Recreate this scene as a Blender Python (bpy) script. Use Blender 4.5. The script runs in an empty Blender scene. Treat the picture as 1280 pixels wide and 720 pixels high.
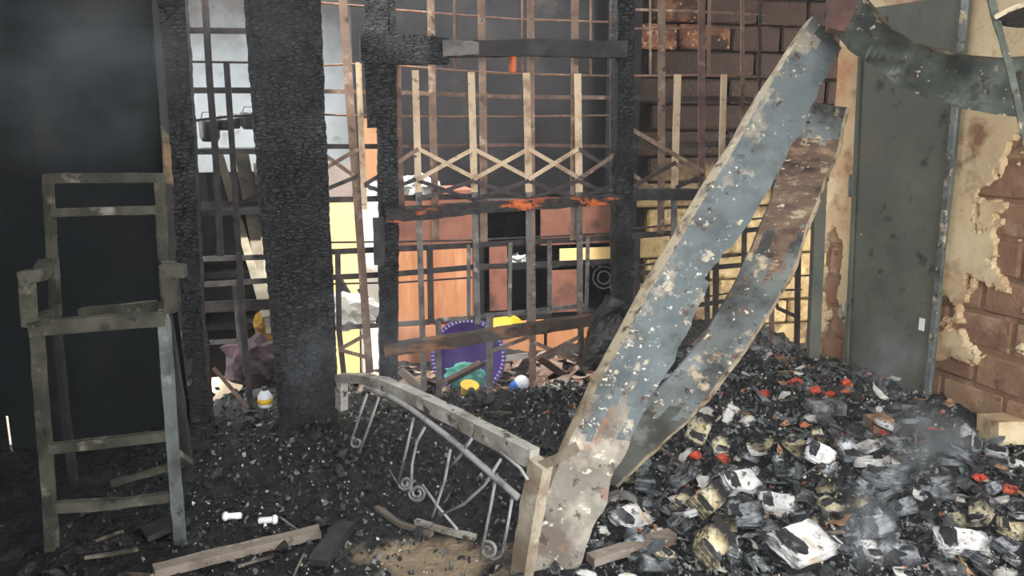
import bpy, bmesh, math, random
from mathutils import Vector, Matrix, noise, Euler

random.seed(7)
S = bpy.context.scene
COL = S.collection
R = math.radians

# ------------------------------------------------------------------ camera
CAM_H, PITCH, FPX = 1.5, R(11.3), 1000.0
cd = bpy.data.cameras.new('camera'); cam = bpy.data.objects.new('camera', cd); COL.objects.link(cam)
cam.location = (0, 0, CAM_H); cam.rotation_euler = (R(90) - PITCH, 0, 0)
cd.sensor_width = 36; cd.lens = 36 * FPX / 1280; cd.clip_start = .05
S.camera = cam
# ------------------------------------------------------------------ sky, exposure
w = bpy.data.worlds.new('overcast_sky'); S.world = w; w.use_nodes = True
bg = w.node_tree.nodes['Background']; bg.inputs[0].default_value = (.97, .985, 1, 1); bg.inputs[1].default_value = 1.0
sl = bpy.data.lights.new('sun', 'SUN'); sun = bpy.data.objects.new('sun', sl); COL.objects.link(sun)
sl.energy = 1.7; sl.angle = R(3); sl.color = (1, .95, .86); sun.rotation_euler = (R(21), 0, R(4))   # high sun from the street side: reaches the roofless room beyond
S.view_settings.view_transform = 'Standard'; S.view_settings.look = 'None'
S.view_settings.exposure = 2.45; S.view_settings.gamma = 1.0
S.cycles.max_bounces = 6; S.cycles.volume_bounces = 1

# ------------------------------------------------------------------ picture -> place
FW = Vector((0, math.cos(PITCH), -math.sin(PITCH))); UP = Vector((0, math.sin(PITCH), math.cos(PITCH)))
EYE = Vector((0, 0, CAM_H))
def ray(px, py): return FW + Vector(((px - 640) / FPX, 0, 0)) + UP * ((360 - py) / FPX)
def P(px, py, a, k=0.0):            # the point seen at px,py on the upright plane y = a + k x
    d = ray(px, py); return EYE + d * (a / (d.y - k * d.x))
def F(px, py, z=0.0):               # ... on the level plane z
    d = ray(px, py); return EYE + d * ((z - CAM_H) / d.z)
GA, GK = 4.0, .25                   # plane of the grille
def G(px, py, off=0.0): return P(px, py, GA + off, GK)
GN = Vector((GK, -1, 0)).normalized(); GU = Vector((1, GK, 0)).normalized()
WD = Vector((.33, -1, 0)).normalized(); W0 = Vector((1.80, 4.50, 0)); WN = Vector((WD.y, -WD.x, 0))  # right wall: direction to camera, inward normal
if WN.x > 0: WN = -WN
def W(px, py, off=0.0):             # point on the right wall (off metres in front of it)
    d = ray(px, py); o = W0 + WN * off
    return EYE + d * ((o - EYE).dot(WN) / d.dot(WN))

def sst(a, b, t):
    t = max(0, min(1, (t - a) / (b - a))); return t * t * (3 - 2 * t)
def wallx(y): return W0.x + (W0.y - y) * .33
def H(x, y):                        # height of the rubble
    h = .01 + .15 * sst(2.7, 3.8, y) + .05 * sst(2.4, 3.2, y)
    r = sst(.15, 1.1, x)
    h += r * .02 + .08 * math.exp(-((x - 1.2) / .4) ** 2 - ((y - 4.15) / .45) ** 2)
    h -= .05 * sst(3.4, 3.8, y) * (1 - r) + .09 * sst(3.8, 4.3, y) * (1 - r)
    h -= .03 * sst(3.6, 4.2, y) * sst(1.3, 1.7, x)
    n = noise.fractal(Vector((x * 2.6, y * 2.6, 3)), .9, 2, 4)
    m = noise.fractal(Vector((x * 14, y * 14, 9)), .8, 2, 3)
    sand = math.exp(-((x + .30) / .30) ** 2 - ((y - 2.48) / .17) ** 2)
    h *= 1 - .6 * sst(-1.35, -1.9, x)
    return h + (.035 * n * (1 + .5 * r) + (.016 + .012 * r) * m) * (1 - .75 * sand)

# ------------------------------------------------------------------ materials
def lin(c):
    return tuple(((v / 12.92) if v <= .04045 else ((v + .055) / 1.055) ** 2.4) for v in c[:3]) + (1,)
def rgb(r, g, b): return lin((r / 255, g / 255, b / 255))
def mat(name, base, layers=(), rough=.8, metal=0.0, bump=.3, bscale=40, bdist=.01, vary=0.0, spec=.35, stretch=None, cracks=None, fade=None, edge=None):
    """layers: (colour, noise scale, lo, hi[, stretch]) laid over the base colour one after the other"""
    m = bpy.data.materials.new(name); m.use_nodes = True
    nt = m.node_tree; N = nt.nodes; L = nt.links
    b = N['Principled BSDF']; b.inputs['Roughness'].default_value = rough; b.inputs['Metallic'].default_value = metal
    b.inputs['Specular IOR Level'].default_value = spec
    tc = N.new('ShaderNodeTexCoord'); oi = N.new('ShaderNodeObjectInfo')
    wm = N.new('ShaderNodeMath'); wm.operation = 'MULTIPLY'; wm.inputs[1].default_value = 37.0; L.new(oi.outputs['Random'], wm.inputs[0])
    def nz(scale, st=None, detail=5, rgh=.6, seed=0):
        n = N.new('ShaderNodeTexNoise'); n.noise_dimensions = '4D'
        n.inputs['Scale'].default_value = scale; n.inputs['Detail'].default_value = detail; n.inputs['Roughness'].default_value = rgh
        mp = N.new('ShaderNodeMapping'); L.new(tc.outputs['Object'], mp.inputs[0]); L.new(mp.outputs[0], n.inputs['Vector'])
        mp.inputs['Location'].default_value = (seed * 3.1, seed * 1.7, seed * 2.3)
        if st: mp.inputs['Scale'].default_value = st
        L.new(wm.outputs[0], n.inputs['W']); return n
    col = None
    rgbn = N.new('ShaderNodeRGB'); rgbn.outputs[0].default_value = base; col = rgbn.outputs[0]
    for i, ly in enumerate(layers):
        c, sc, lo, hi = ly[:4]; st = ly[4] if len(ly) > 4 else stretch
        n = nz(sc, st, seed=i + 1)
        mr = N.new('ShaderNodeMapRange'); mr.inputs['From Min'].default_value = lo; mr.inputs['From Max'].default_value = hi
        L.new(n.outputs['Fac'], mr.inputs['Value'])
        mx = N.new('ShaderNodeMix'); mx.data_type = 'RGBA'
        L.new(mr.outputs[0], mx.inputs['Factor']); L.new(col, mx.inputs['A']); mx.inputs['B'].default_value = c
        col = mx.outputs['Result']
    if fade:                                     # scorching that ends at a ragged height: (colour, z0, z1)
        c, z0, z1 = fade
        gm = N.new('ShaderNodeNewGeometry'); sp = N.new('ShaderNodeSeparateXYZ'); L.new(gm.outputs['Position'], sp.inputs[0])
        n = nz(7, seed=9); ad = N.new('ShaderNodeMath'); ad.operation = 'MULTIPLY_ADD'; ad.inputs[1].default_value = .5
        L.new(n.outputs['Fac'], ad.inputs[0]); L.new(sp.outputs['Z'], ad.inputs[2])
        mr = N.new('ShaderNodeMapRange'); mr.inputs['From Min'].default_value = z0 + .25; mr.inputs['From Max'].default_value = z1 + .25; mr.inputs['To Max'].default_value = .985
        L.new(ad.outputs[0], mr.inputs['Value'])
        mx = N.new('ShaderNodeMix'); mx.data_type = 'RGBA'; L.new(mr.outputs[0], mx.inputs['Factor'])
        L.new(col, mx.inputs['A']); mx.inputs['B'].default_value = c; col = mx.outputs['Result']
    if edge:                                     # burnt black from the rim inwards: (colour, r0, r1)
        c, r0, r1 = edge
        ln = N.new('ShaderNodeVectorMath'); ln.operation = 'LENGTH'; L.new(tc.outputs['Object'], ln.inputs[0])
        n = nz(1.6, seed=13); ad = N.new('ShaderNodeMath'); ad.operation = 'MULTIPLY_ADD'; ad.inputs[1].default_value = 1.6
        L.new(n.outputs['Fac'], ad.inputs[0]); L.new(ln.outputs['Value'], ad.inputs[2])
        mr = N.new('ShaderNodeMapRange'); mr.inputs['From Min'].default_value = r0 + .8; mr.inputs['From Max'].default_value = r1 + .8
        L.new(ad.outputs[0], mr.inputs['Value'])
        mx = N.new('ShaderNodeMix'); mx.data_type = 'RGBA'; L.new(mr.outputs[0], mx.inputs['Factor'])
        L.new(col, mx.inputs['A']); mx.inputs['B'].default_value = c; col = mx.outputs['Result']
    if vary:
        hs = N.new('ShaderNodeHueSaturation'); L.new(col, hs.inputs['Color'])
        mr = N.new('ShaderNodeMapRange'); mr.inputs['To Min'].default_value = 1 - vary; mr.inputs['To Max'].default_value = 1 + vary
        L.new(oi.outputs['Random'], mr.inputs['Value']); L.new(mr.outputs[0], hs.inputs['Value']); col = hs.outputs[0]
    L.new(col, b.inputs['Base Color'])
    nrm = None
    if cracks:
        v = N.new('ShaderNodeTexVoronoi'); v.feature = 'DISTANCE_TO_EDGE'; v.inputs['Scale'].default_value = cracks[0]
        mp = N.new('ShaderNodeMapping'); mp.inputs['Scale'].default_value = cracks[1]
        L.new(tc.outputs['Object'], mp.inputs[0]); L.new(mp.outputs[0], v.inputs['Vector'])
        mr = N.new('ShaderNodeMapRange'); mr.inputs['From Max'].default_value = .12; L.new(v.outputs['Distance'], mr.inputs['Value'])
        bp = N.new('ShaderNodeBump'); bp.inputs['Strength'].default_value = .9; bp.inputs['Distance'].default_value = .008
        L.new(mr.outputs[0], bp.inputs['Height']); nrm = bp.outputs[0]
    if bump:
        n = nz(bscale, stretch, seed=11)
        bp = N.new('ShaderNodeBump'); bp.inputs['Strength'].default_value = bump; bp.inputs['Distance'].default_value = bdist
        L.new(n.outputs['Fac'], bp.inputs['Height'])
        if nrm: L.new(nrm, bp.inputs['Normal'])
        nrm = bp.outputs[0]
    if nrm: L.new(nrm, b.inputs['Normal'])
    return m
BLK = rgb(24, 25, 26)
M = dict(
    soot_wall=mat('soot_wall', rgb(24, 30, 32), [(rgb(54, 48, 41), 1.3, .54, .74), (rgb(12, 15, 16), 2.2, .45, .75), (rgb(34, 41, 44), 5, .55, .75)], rough=.85, bump=.4, bscale=25, spec=.2),
    char=mat('charred_wood', rgb(40, 41, 43), [(rgb(66, 68, 71), 5, .52, .75), (rgb(22, 22, 24), 11, .5, .7)], rough=.6, bump=.4, bscale=90, cracks=(30, (1, 1, 2.4)), spec=.3),
    char_plain=mat('charred_board', rgb(40, 39, 40), [(rgb(74, 72, 71), 9, .5, .75), (rgb(58, 45, 37), 5, .6, .7)], rough=.65, bump=.6, bscale=60),
    char_orange=mat('half_burnt_wood', rgb(40, 38, 38), [(rgb(66, 64, 64), 9, .5, .75), (rgb(206, 104, 50), 5, .53, .6, (1, 1, 4)), (rgb(30, 24, 22), 34, .5, .6)], rough=.65, bump=.6, bscale=60),
    char_brown=mat('scorched_brown_wood', rgb(66, 52, 42), [(rgb(134, 92, 60), 3.5, .52, .6, (1, 1, 4)), (rgb(30, 28, 27), 7, .48, .6)], rough=.65, bump=.6, bscale=60),
    jamb=mat('peeling_jamb', rgb(52, 52, 48), [(rgb(150, 122, 92), 4, .56, .62, (1, 1, .6)), (rgb(110, 108, 82), 9, .6, .66)], rough=.7, bump=.4),
    bar_dark=mat('sooted_iron', rgb(50, 45, 45), [(rgb(78, 68, 64), 12, .45, .7), (rgb(30, 29, 30), 22, .5, .7)], rough=.6, bump=.3, bscale=80, vary=.2),
    bar_tan=mat('scorched_iron', rgb(128, 106, 92), [(rgb(92, 72, 60), 9, .45, .65), (rgb(178, 160, 140), 16, .55, .7), (rgb(60, 52, 50), 26, .58, .68)], rough=.65, bump=.3, bscale=80, vary=.2),
    bar_rust=mat('rusted_rod', rgb(132, 102, 84), [(rgb(100, 74, 60), 12, .45, .65), (rgb(168, 140, 116), 24, .56, .7)], rough=.75, bump=.3, bscale=80, vary=.2),
    bar_brown=mat('brown_scorched_iron', rgb(100, 78, 70), [(rgb(72, 56, 52), 12, .45, .65), (rgb(132, 110, 98), 24, .56, .7)], rough=.75, bump=.3, bscale=80, vary=.2),
    bar_cream=mat('cream_channel', rgb(206, 184, 154), [(rgb(150, 122, 98), 9, .5, .66), (rgb(80, 66, 60), 30, .6, .7)], rough=.7, bump=.3, bscale=80, vary=.1, fade=None),
    bar_grey=mat('ash_grey_channel', rgb(112, 108, 104), [(rgb(66, 62, 62), 10, .45, .6), (rgb(160, 150, 140), 18, .58, .68)], rough=.65, bump=.3, bscale=80, vary=.15),
    chairw=mat('scorched_chair_wood', rgb(88, 86, 74), [(rgb(50, 50, 43), 6, .42, .62), (rgb(146, 142, 128), 9, .56, .7), (rgb(28, 30, 28), 15, .56, .68)], rough=.7, bump=.4, bscale=60),
    chair_lit=mat('lit_chair_wood', rgb(108, 114, 112), [(rgb(70, 74, 72), 6, .45, .62), (rgb(150, 154, 152), 9, .56, .7), (rgb(40, 42, 41), 18, .6, .7)], rough=.7, bump=.4, bscale=60),  # lighter copy of the chair wood, paints the light on one front leg
    slab=mat('smoky_blue_grey_sheet', rgb(100, 109, 111), [(rgb(134, 142, 144), 2.6, .45, .7), (rgb(70, 77, 78), 3.6, .48, .66), (rgb(150, 146, 134), 11, .60, .68), (rgb(206, 198, 178), 30, .655, .69), (rgb(78, 62, 50), 26, .64, .69)], rough=.6, bump=.5, bscale=30, bdist=.008, spec=.25),
    slab_flaked=mat('flaking_blue_grey_sheet', rgb(100, 109, 111), [(rgb(130, 138, 140), 3, .45, .7), (rgb(72, 78, 78), 4.5, .5, .66), (rgb(160, 152, 136), 8, .56, .66), (rgb(186, 176, 156), 18, .57, .64), (rgb(80, 64, 52), 24, .59, .66), (rgb(226, 218, 198), 36, .61, .66)], rough=.6, bump=.6, bscale=30, bdist=.01, spec=.25),
    slab_low=mat('bleached_sheet_foot', rgb(128, 122, 112), [(rgb(96, 86, 76), 4, .45, .63), (rgb(172, 164, 148), 7, .5, .66), (rgb(150, 104, 70), 6, .58, .66), (rgb(64, 52, 44), 22, .58, .66), (rgb(206, 198, 180), 30, .6, .66)], rough=.6, bump=.6, bscale=30, bdist=.008),
    slab_edge=mat('bare_sheet_edge', rgb(186, 172, 144), [(rgb(130, 110, 88), 10, .48, .62), (rgb(80, 66, 54), 24, .54, .64), (rgb(220, 210, 186), 16, .58, .68)], rough=.6, bump=.5),
    slab_dark=mat('warped_sooty_sheet', rgb(106, 112, 110), [(rgb(64, 66, 64), 5, .46, .62), (rgb(136, 146, 148), 3.5, .52, .66), (rgb(186, 170, 142), 13, .58, .66), (rgb(112, 78, 56), 16, .58, .66), (rgb(40, 38, 36), 22, .58, .66), (rgb(214, 204, 184), 36, .62, .67)], rough=.5, metal=.05, bump=.6, bscale=25, bdist=.01),
    slab_rusty=mat('scorched_rusty_sheet', rgb(104, 84, 70), [(rgb(150, 124, 100), 7, .48, .64), (rgb(54, 43, 38), 9, .48, .62), (rgb(172, 154, 130), 14, .57, .66), (rgb(214, 204, 186), 30, .62, .67)], rough=.65, bump=.6, bscale=25, bdist=.01, stretch=(1, 1, 2.4)),
    slab_ash=mat('sooty_ribbed_sheet', rgb(76, 76, 70), [(rgb(48, 48, 44), 6, .46, .62), (rgb(112, 112, 104), 9, .55, .68)], rough=.55, bump=.6, bscale=25, bdist=.01),
    door=mat('sooty_green_grey_door', rgb(88, 90, 80), [(rgb(108, 110, 96), 2.2, .45, .7), (rgb(64, 70, 68), 2.6, .48, .68), (rgb(104, 92, 74), 4, .58, .72), (rgb(42, 44, 42), 8, .6, .7), (rgb(196, 190, 172), 26, .70, .73)], rough=.6, bump=.4, bscale=20),
    band=mat('buckled_green_sheet', rgb(80, 86, 78), [(rgb(48, 52, 48), 4, .46, .62), (rgb(112, 118, 108), 7, .54, .68), (rgb(172, 158, 130), 15, .61, .67), (rgb(58, 42, 34), 18, .58, .64), (rgb(200, 192, 172), 34, .64, .68)], rough=.5, metal=.1, bump=.6, bscale=20, bdist=.012),
    band_worn=mat('worn_sheet_edge', rgb(112, 100, 80), [(rgb(64, 62, 54), 8, .46, .62), (rgb(166, 150, 124), 12, .56, .66)], rough=.7, bump=.5),
    rust=mat('rusty_iron', rgb(88, 62, 55), [(rgb(52, 38, 34), 6, .48, .62), (rgb(126, 98, 86), 12, .55, .7)], rough=.7, bump=.5),
    plaster=mat('cream_plaster', rgb(206, 184, 146), [(rgb(222, 206, 170), 2.4, .48, .66), (rgb(176, 130, 94), 1.6, .5, .64), (rgb(140, 104, 78), 5, .56, .68), (rgb(92, 80, 68), 4, .62, .72), (rgb(188, 162, 124), 22, .55, .7)], rough=.9, bump=.6, bscale=60),
    laterite=mat('laterite_block', rgb(148, 116, 90), [(rgb(126, 90, 70), 3, .45, .65), (rgb(176, 150, 120), 6, .52, .68), (rgb(104, 80, 64), 14, .56, .7)], rough=.95, bump=1, bscale=45, bdist=.012, vary=.06),
    sootbrick=mat('sooty_block', rgb(186, 162, 114), [(rgb(214, 190, 140), 6, .5, .65), (rgb(132, 106, 76), 10, .5, .64), (rgb(110, 72, 50), 4, .56, .68)], rough=.95, bump=1, bscale=45, bdist=.015, vary=.12, fade=(rgb(62, 48, 42), .9, 1.3)),
    redbrick=mat('scorched_red_block', rgb(124, 82, 60), [(rgb(160, 116, 86), 10, .5, .62), (rgb(62, 46, 40), 7, .46, .58), (rgb(196, 158, 124), 26, .58, .66)], rough=.95, bump=1, bscale=45, bdist=.02, vary=.1),
    sootmortar=mat('sooty_mortar', rgb(44, 36, 32), [(rgb(66, 54, 46), 8, .5, .65)], rough=.95, bump=.5),
    mortar=mat('mortar', rgb(130, 100, 78), [(rgb(106, 80, 62), 8, .45, .65), (rgb(160, 132, 104), 14, .55, .68)], rough=.95, bump=.8),
    ground=mat('yard_earth', rgb(200, 188, 168), [(rgb(170, 150, 124), 2, .45, .6)], rough=.95),
    rubble=mat('ash_bed', rgb(22, 23, 25), [(rgb(50, 52, 54), 8, .54, .74), (rgb(11, 11, 12), 16, .46, .6), (rgb(140, 142, 142), 40, .65, .71)], rough=.5, bump=1, bscale=60, bdist=.02),
    lump=mat('charcoal_crumbs', rgb(26, 27, 29), [(rgb(62, 64, 67), 12, .52, .68), (rgb(13, 13, 15), 25, .5, .65), (rgb(190, 194, 198), 38, .66, .70)], rough=.32, bump=.6, bscale=60, spec=.6),  # last layer paints pale glints into the charcoal
    ash=mat('grey_ash', rgb(100, 102, 102), [(rgb(158, 158, 156), 10, .48, .64), (rgb(46, 46, 46), 20, .48, .6)], rough=.8, bump=.6, bscale=60),
    paper=mat('paper_flakes', rgb(216, 214, 208), [(rgb(186, 172, 140), 11, .5, .62), (rgb(120, 116, 112), 14, .5, .6)], rough=.9, bump=.3),
    lump_u=mat('charcoal', rgb(28, 29, 31), [(rgb(66, 68, 71), .6, .52, .7), (rgb(13, 13, 15), 1.2, .5, .65), (rgb(190, 194, 198), 2.2, .66, .72)], rough=.32, bump=.8, bscale=3, bdist=.02, vary=.45, spec=.6),  # sparse bluish white layer is painted glints
    ash_u=mat('ash_lump', rgb(84, 86, 87), [(rgb(140, 140, 138), .8, .5, .66), (rgb(36, 36, 37), 1.1, .46, .6), (rgb(190, 188, 182), 2.0, .62, .70)], rough=.8, bump=.8, bscale=3, bdist=.02, vary=.4),
    shard_u=mat('clay_shard', rgb(192, 112, 72), [(rgb(140, 80, 54), .8, .46, .62), (rgb(56, 44, 38), 1.0, .52, .66)], rough=.85, bump=.6, bscale=3, vary=.3),
    brown_u=mat('brown_scrap', rgb(140, 104, 74), [(rgb(176, 140, 100), .8, .5, .64), (rgb(54, 46, 40), 1.0, .48, .64)], rough=.8, bump=.6, bscale=3, vary=.4),
    green_u=mat('green_grey_scrap', rgb(92, 104, 98), [(rgb(140, 148, 144), .9, .52, .66), (rgb(46, 50, 48), 1.0, .48, .64)], rough=.6, bump=.6, bscale=3, vary=.4),
    paper_u=mat('scorched_paper', rgb(204, 202, 196), [(rgb(170, 166, 158), .9, .45, .65), (rgb(182, 160, 118), .7, .56, .66)], rough=.9, bump=.5, bscale=3, vary=.2, edge=(rgb(40, 39, 38), .75, 1.25)),
    palescrap_u=mat('broken_pinkish_board', rgb(186, 160, 140), [(rgb(150, 112, 90), .8, .46, .64), (rgb(206, 196, 184), 1.2, .52, .66), (rgb(80, 62, 54), 1.0, .56, .68)], rough=.9, bump=.5, bscale=3, vary=.3),
    leaf_u=mat('charred_page', rgb(74, 76, 79), [(rgb(118, 121, 124), .9, .5, .66), (rgb(26, 26, 28), 1.1, .5, .64), (rgb(190, 188, 180), 2.4, .62, .69)], rough=.6, bump=.7, bscale=3, bdist=.01, vary=.55),
    page_white=mat('scorched_pages', rgb(226, 224, 220), [(rgb(190, 190, 190), 1.6, .45, .65), (rgb(176, 150, 112), .8, .58, .68), (rgb(96, 94, 92), 3, .56, .64)], rough=.9, bump=.6, bscale=5, edge=(rgb(48, 47, 47), .85, 1.3)),
    page_grey=mat('smoked_pages', rgb(160, 164, 168), [(rgb(112, 116, 120), 1.6, .45, .65), (rgb(204, 206, 208), 1.1, .55, .66), (rgb(66, 66, 68), 3, .54, .64)], rough=.9, bump=.6, bscale=5, edge=(rgb(42, 42, 43), .7, 1.2)),
    page_yellow=mat('yellowed_pages', rgb(200, 190, 156), [(rgb(170, 150, 110), 1.6, .45, .65), (rgb(224, 218, 200), 1.1, .52, .64), (rgb(70, 62, 52), 3, .52, .62)], rough=.9, bump=.6, bscale=5, edge=(rgb(36, 34, 32), .75, 1.2)),
    cover=mat('burnt_book_cover', rgb(44, 45, 47), [(rgb(92, 94, 96), .8, .52, .66), (rgb(24, 24, 25), 1.4, .48, .6), (rgb(150, 150, 148), 3, .6, .68)], rough=.6, bump=.6, bscale=4, vary=.4),
    shard=mat('orange_clay', rgb(196, 112, 66), [(rgb(140, 74, 46), 14, .48, .6), (rgb(52, 40, 36), 20, .56, .64)], rough=.85, bump=.6, vary=.3),
    red=mat('red_melted_plastic', rgb(190, 70, 46), [(rgb(96, 40, 32), 22, .48, .6), (rgb(212, 104, 62), 14, .56, .66)], rough=.6, bump=.6, vary=.3),
    scrapgrn=mat('green_scrap', rgb(74, 98, 84), [(rgb(40, 48, 44), 14, .5, .6)], rough=.6, vary=.3),
    stick=mat('burnt_stick', rgb(112, 102, 90), [(rgb(58, 52, 46), .8, .46, .6), (rgb(150, 140, 124), 1.2, .56, .7)], rough=.8, bump=.6, bscale=4, vary=.35),
    plank=mat('grey_scorched_plank', rgb(140, 128, 116), [(rgb(92, 76, 62), 6, .48, .64), (rgb(180, 172, 164), 12, .56, .68), (rgb(50, 44, 40), 14, .6, .68)], rough=.75, bump=.5),
    bed=mat('bleached_bed_iron', rgb(170, 166, 158), [(rgb(126, 116, 102), 6, .46, .62), (rgb(204, 200, 190), 12, .52, .68), (rgb(64, 54, 46), 16, .56, .64), (rgb(44, 40, 38), 30, .6, .66)], rough=.6, bump=.5, bscale=60),
    bed_leg=mat('bleached_bed_leg', rgb(178, 166, 146), [(rgb(136, 120, 100), 6, .46, .62), (rgb(206, 198, 180), 10, .55, .68), (rgb(100, 84, 68), 20, .6, .68)], rough=.6, bump=.4, bscale=60),
    scroll=mat('ash_grey_scroll_iron', rgb(168, 168, 166), [(rgb(112, 110, 108), 14, .48, .64)], rough=.5, bump=.3),
    pale=mat('pale_sooted_plaster', rgb(136, 142, 146), [(rgb(112, 118, 122), 1.6, .45, .7), (rgb(84, 82, 82), 4, .62, .75)], rough=.9, bump=.2, fade=(rgb(60, 58, 58), 1.75, 2.3)),
    blackwall=mat('blackened_plaster', rgb(40, 39, 41), [(rgb(22, 22, 25), 1.8, .42, .62), (rgb(70, 62, 60), 3, .58, .75)], rough=.85, bump=.4),
    ply=mat('orange_plywood', rgb(186, 130, 92), [(rgb(166, 110, 78), 3, .45, .65, (4, 1, .6)), (rgb(200, 148, 110), 5, .52, .7, (4, 1, .6))], rough=.6, bump=.1),
    plydark=mat('smoked_plywood', rgb(138, 92, 76), [(rgb(108, 72, 62), 3, .45, .65), (rgb(72, 52, 48), 5, .54, .68)], rough=.6, bump=.2),
    yellowply=mat('yellow_board', rgb(250, 220, 150), [(rgb(246, 206, 140), 3, .45, .65)], rough=.6, bump=.1),
    white=mat('white_board', rgb(236, 232, 222), [(rgb(214, 206, 192), 4, .5, .7)], rough=.7, bump=.2),
    oldplank=mat('old_pale_plank', rgb(150, 142, 124), [(rgb(112, 104, 92), 6, .48, .64)], rough=.8, bump=.4),
    tanboard=mat('tan_board', rgb(166, 122, 88), [(rgb(136, 98, 76), 4, .48, .66)], rough=.8, bump=.2),
    pink=mat('pinkish_cardboard', rgb(128, 116, 112), [(rgb(110, 102, 100), 3, .45, .65)], rough=.85, bump=.2),
    purple=mat('purple_plastic', rgb(98, 62, 158), [(rgb(74, 46, 124), 6, .5, .7), (rgb(60, 56, 70), 10, .62, .72)], rough=.4, bump=.1),
    rimwhite=mat('pale_lilac_stripe', rgb(206, 196, 226), rough=.4, bump=0),
    yellow=mat('yellow_plastic', rgb(246, 208, 62), [(rgb(228, 178, 50), 8, .5, .7)], rough=.4, bump=.1),
    teal=mat('teal_plastic', rgb(94, 178, 160), [(rgb(70, 140, 128), 7, .48, .64), (rgb(150, 200, 170), 9, .6, .7)], rough=.45, bump=.3),
    blue=mat('blue_plastic', rgb(40, 98, 190), rough=.4, bump=0),
    ballwhite=mat('white_plastic', rgb(232, 236, 240), rough=.4, bump=0),
    foil=mat('crumpled_foil', rgb(210, 212, 214), [(rgb(120, 122, 124), 20, .5, .62)], rough=.35, metal=.3, bump=.8, bscale=30, bdist=.02),
    black=mat('soot_black', rgb(22, 22, 24), [(rgb(46, 46, 50), 8, .5, .7)], rough=.4, bump=.4, spec=.5),
    sandfloor=mat('sandy_floor', rgb(150, 132, 108), [(rgb(90, 80, 68), 10, .5, .65)], rough=.95, bump=.8),
    bone=mat('white_porcelain', rgb(240, 240, 236), rough=.4, bump=.1),
    roof=mat('unseen_ceiling_boards', rgb(44, 40, 38), rough=.9, bump=.4),
)
# the ash bed thins out over a patch of sandy floor: one more layer steered by place
def sandy():
    m = M['rubble']; nt = m.node_tree; N = nt.nodes; L = nt.links; b = N['Principled BSDF']
    src = b.inputs['Base Color'].links[0].from_socket
    tc = N.new('ShaderNodeTexCoord'); mp = N.new('ShaderNodeMapping'); mp.inputs['Location'].default_value = (.72, -10.4, 0); mp.inputs['Scale'].default_value = (2.8, 4.1, 0)
    L.new(tc.outputs['Object'], mp.inputs[0])
    ln = N.new('ShaderNodeVectorMath'); ln.operation = 'LENGTH'; L.new(mp.outputs[0], ln.inputs[0])
    n = N.new('ShaderNodeTexNoise'); n.inputs['Scale'].default_value = 9; n.inputs['Detail'].default_value = 6; L.new(tc.outputs['Object'], n.inputs['Vector'])
    ma = N.new('ShaderNodeMath'); ma.operation = 'MULTIPLY_ADD'; ma.inputs[1].default_value = 1.8; L.new(n.outputs['Fac'], ma.inputs[0]); L.new(ln.outputs['Value'], ma.inputs[2])
    mr = N.new('ShaderNodeMapRange'); mr.inputs['From Min'].default_value = 1.35; mr.inputs['From Max'].default_value = 1.75
    mr.inputs['To Min'].default_value = 1; mr.inputs['To Max'].default_value = 0; L.new(ma.outputs[0], mr.inputs['Value'])
    mx = N.new('ShaderNodeMix'); mx.data_type = 'RGBA'; L.new(mr.outputs[0], mx.inputs['Factor']); L.new(src, mx.inputs['A']); mx.inputs['B'].default_value = rgb(146, 128, 104)
    L.new(mx.outputs['Result'], b.inputs['Base Color'])
sandy()

# ------------------------------------------------------------------ object helpers
def obj(name, data, m, parent=None, smooth=False):
    """data = (verts, faces[, material index per face]); verts in world metres"""
    me = bpy.data.meshes.new(name); me.from_pydata([tuple(v) for v in data[0]], [], data[1]); me.validate()
    for mm in (m if isinstance(m, (list, tuple)) else [m]): me.materials.append(mm if not isinstance(mm, str) else M[mm])
    if len(data) > 2:
        for p, i in zip(me.polygons, data[2]): p.material_index = i
    bm = bmesh.new(); bm.from_mesh(me); bmesh.ops.recalc_face_normals(bm, faces=bm.faces); bm.to_mesh(me); bm.free()
    if smooth: me.polygons.foreach_set('use_smooth', [True] * len(me.polygons))
    o = bpy.data.objects.new(name, me); COL.objects.link(o)
    if parent: adopt(o, parent)
    return o
def adopt(o, parent):
    o.parent = parent
    mw = Matrix.Translation(parent.location) if parent.parent is None else Matrix.Translation(parent.matrix_parent_inverse.inverted().translation)
    if parent.type == 'MESH': mw = Matrix.Identity(4)
    o.matrix_parent_inverse = mw.inverted()
def tag(o, label, cat, group=None, kind=None):
    o['label'] = label; o['category'] = cat
    if group: o['group'] = group
    if kind: o['kind'] = kind
    return o
def thing(name, loc, label, cat, group=None):
    o = bpy.data.objects.new(name, None); COL.objects.link(o); o.location = loc; o.empty_display_size = .1
    return tag(o, label, cat, group)
def struct(name, data, m, smooth=False, parent=None):
    o = obj(name, data, m, parent, smooth)
    if parent is None: o['kind'] = 'structure'
    return o
def join(*ds):
    vs, fs, ms = [], [], []
    for d in ds:
        n = len(vs); vs += list(d[0]); fs += [[i + n for i in f] for f in d[1]]; ms += list(d[2]) if len(d) > 2 else [0] * len(d[1])
    return vs, fs, ms

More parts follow.
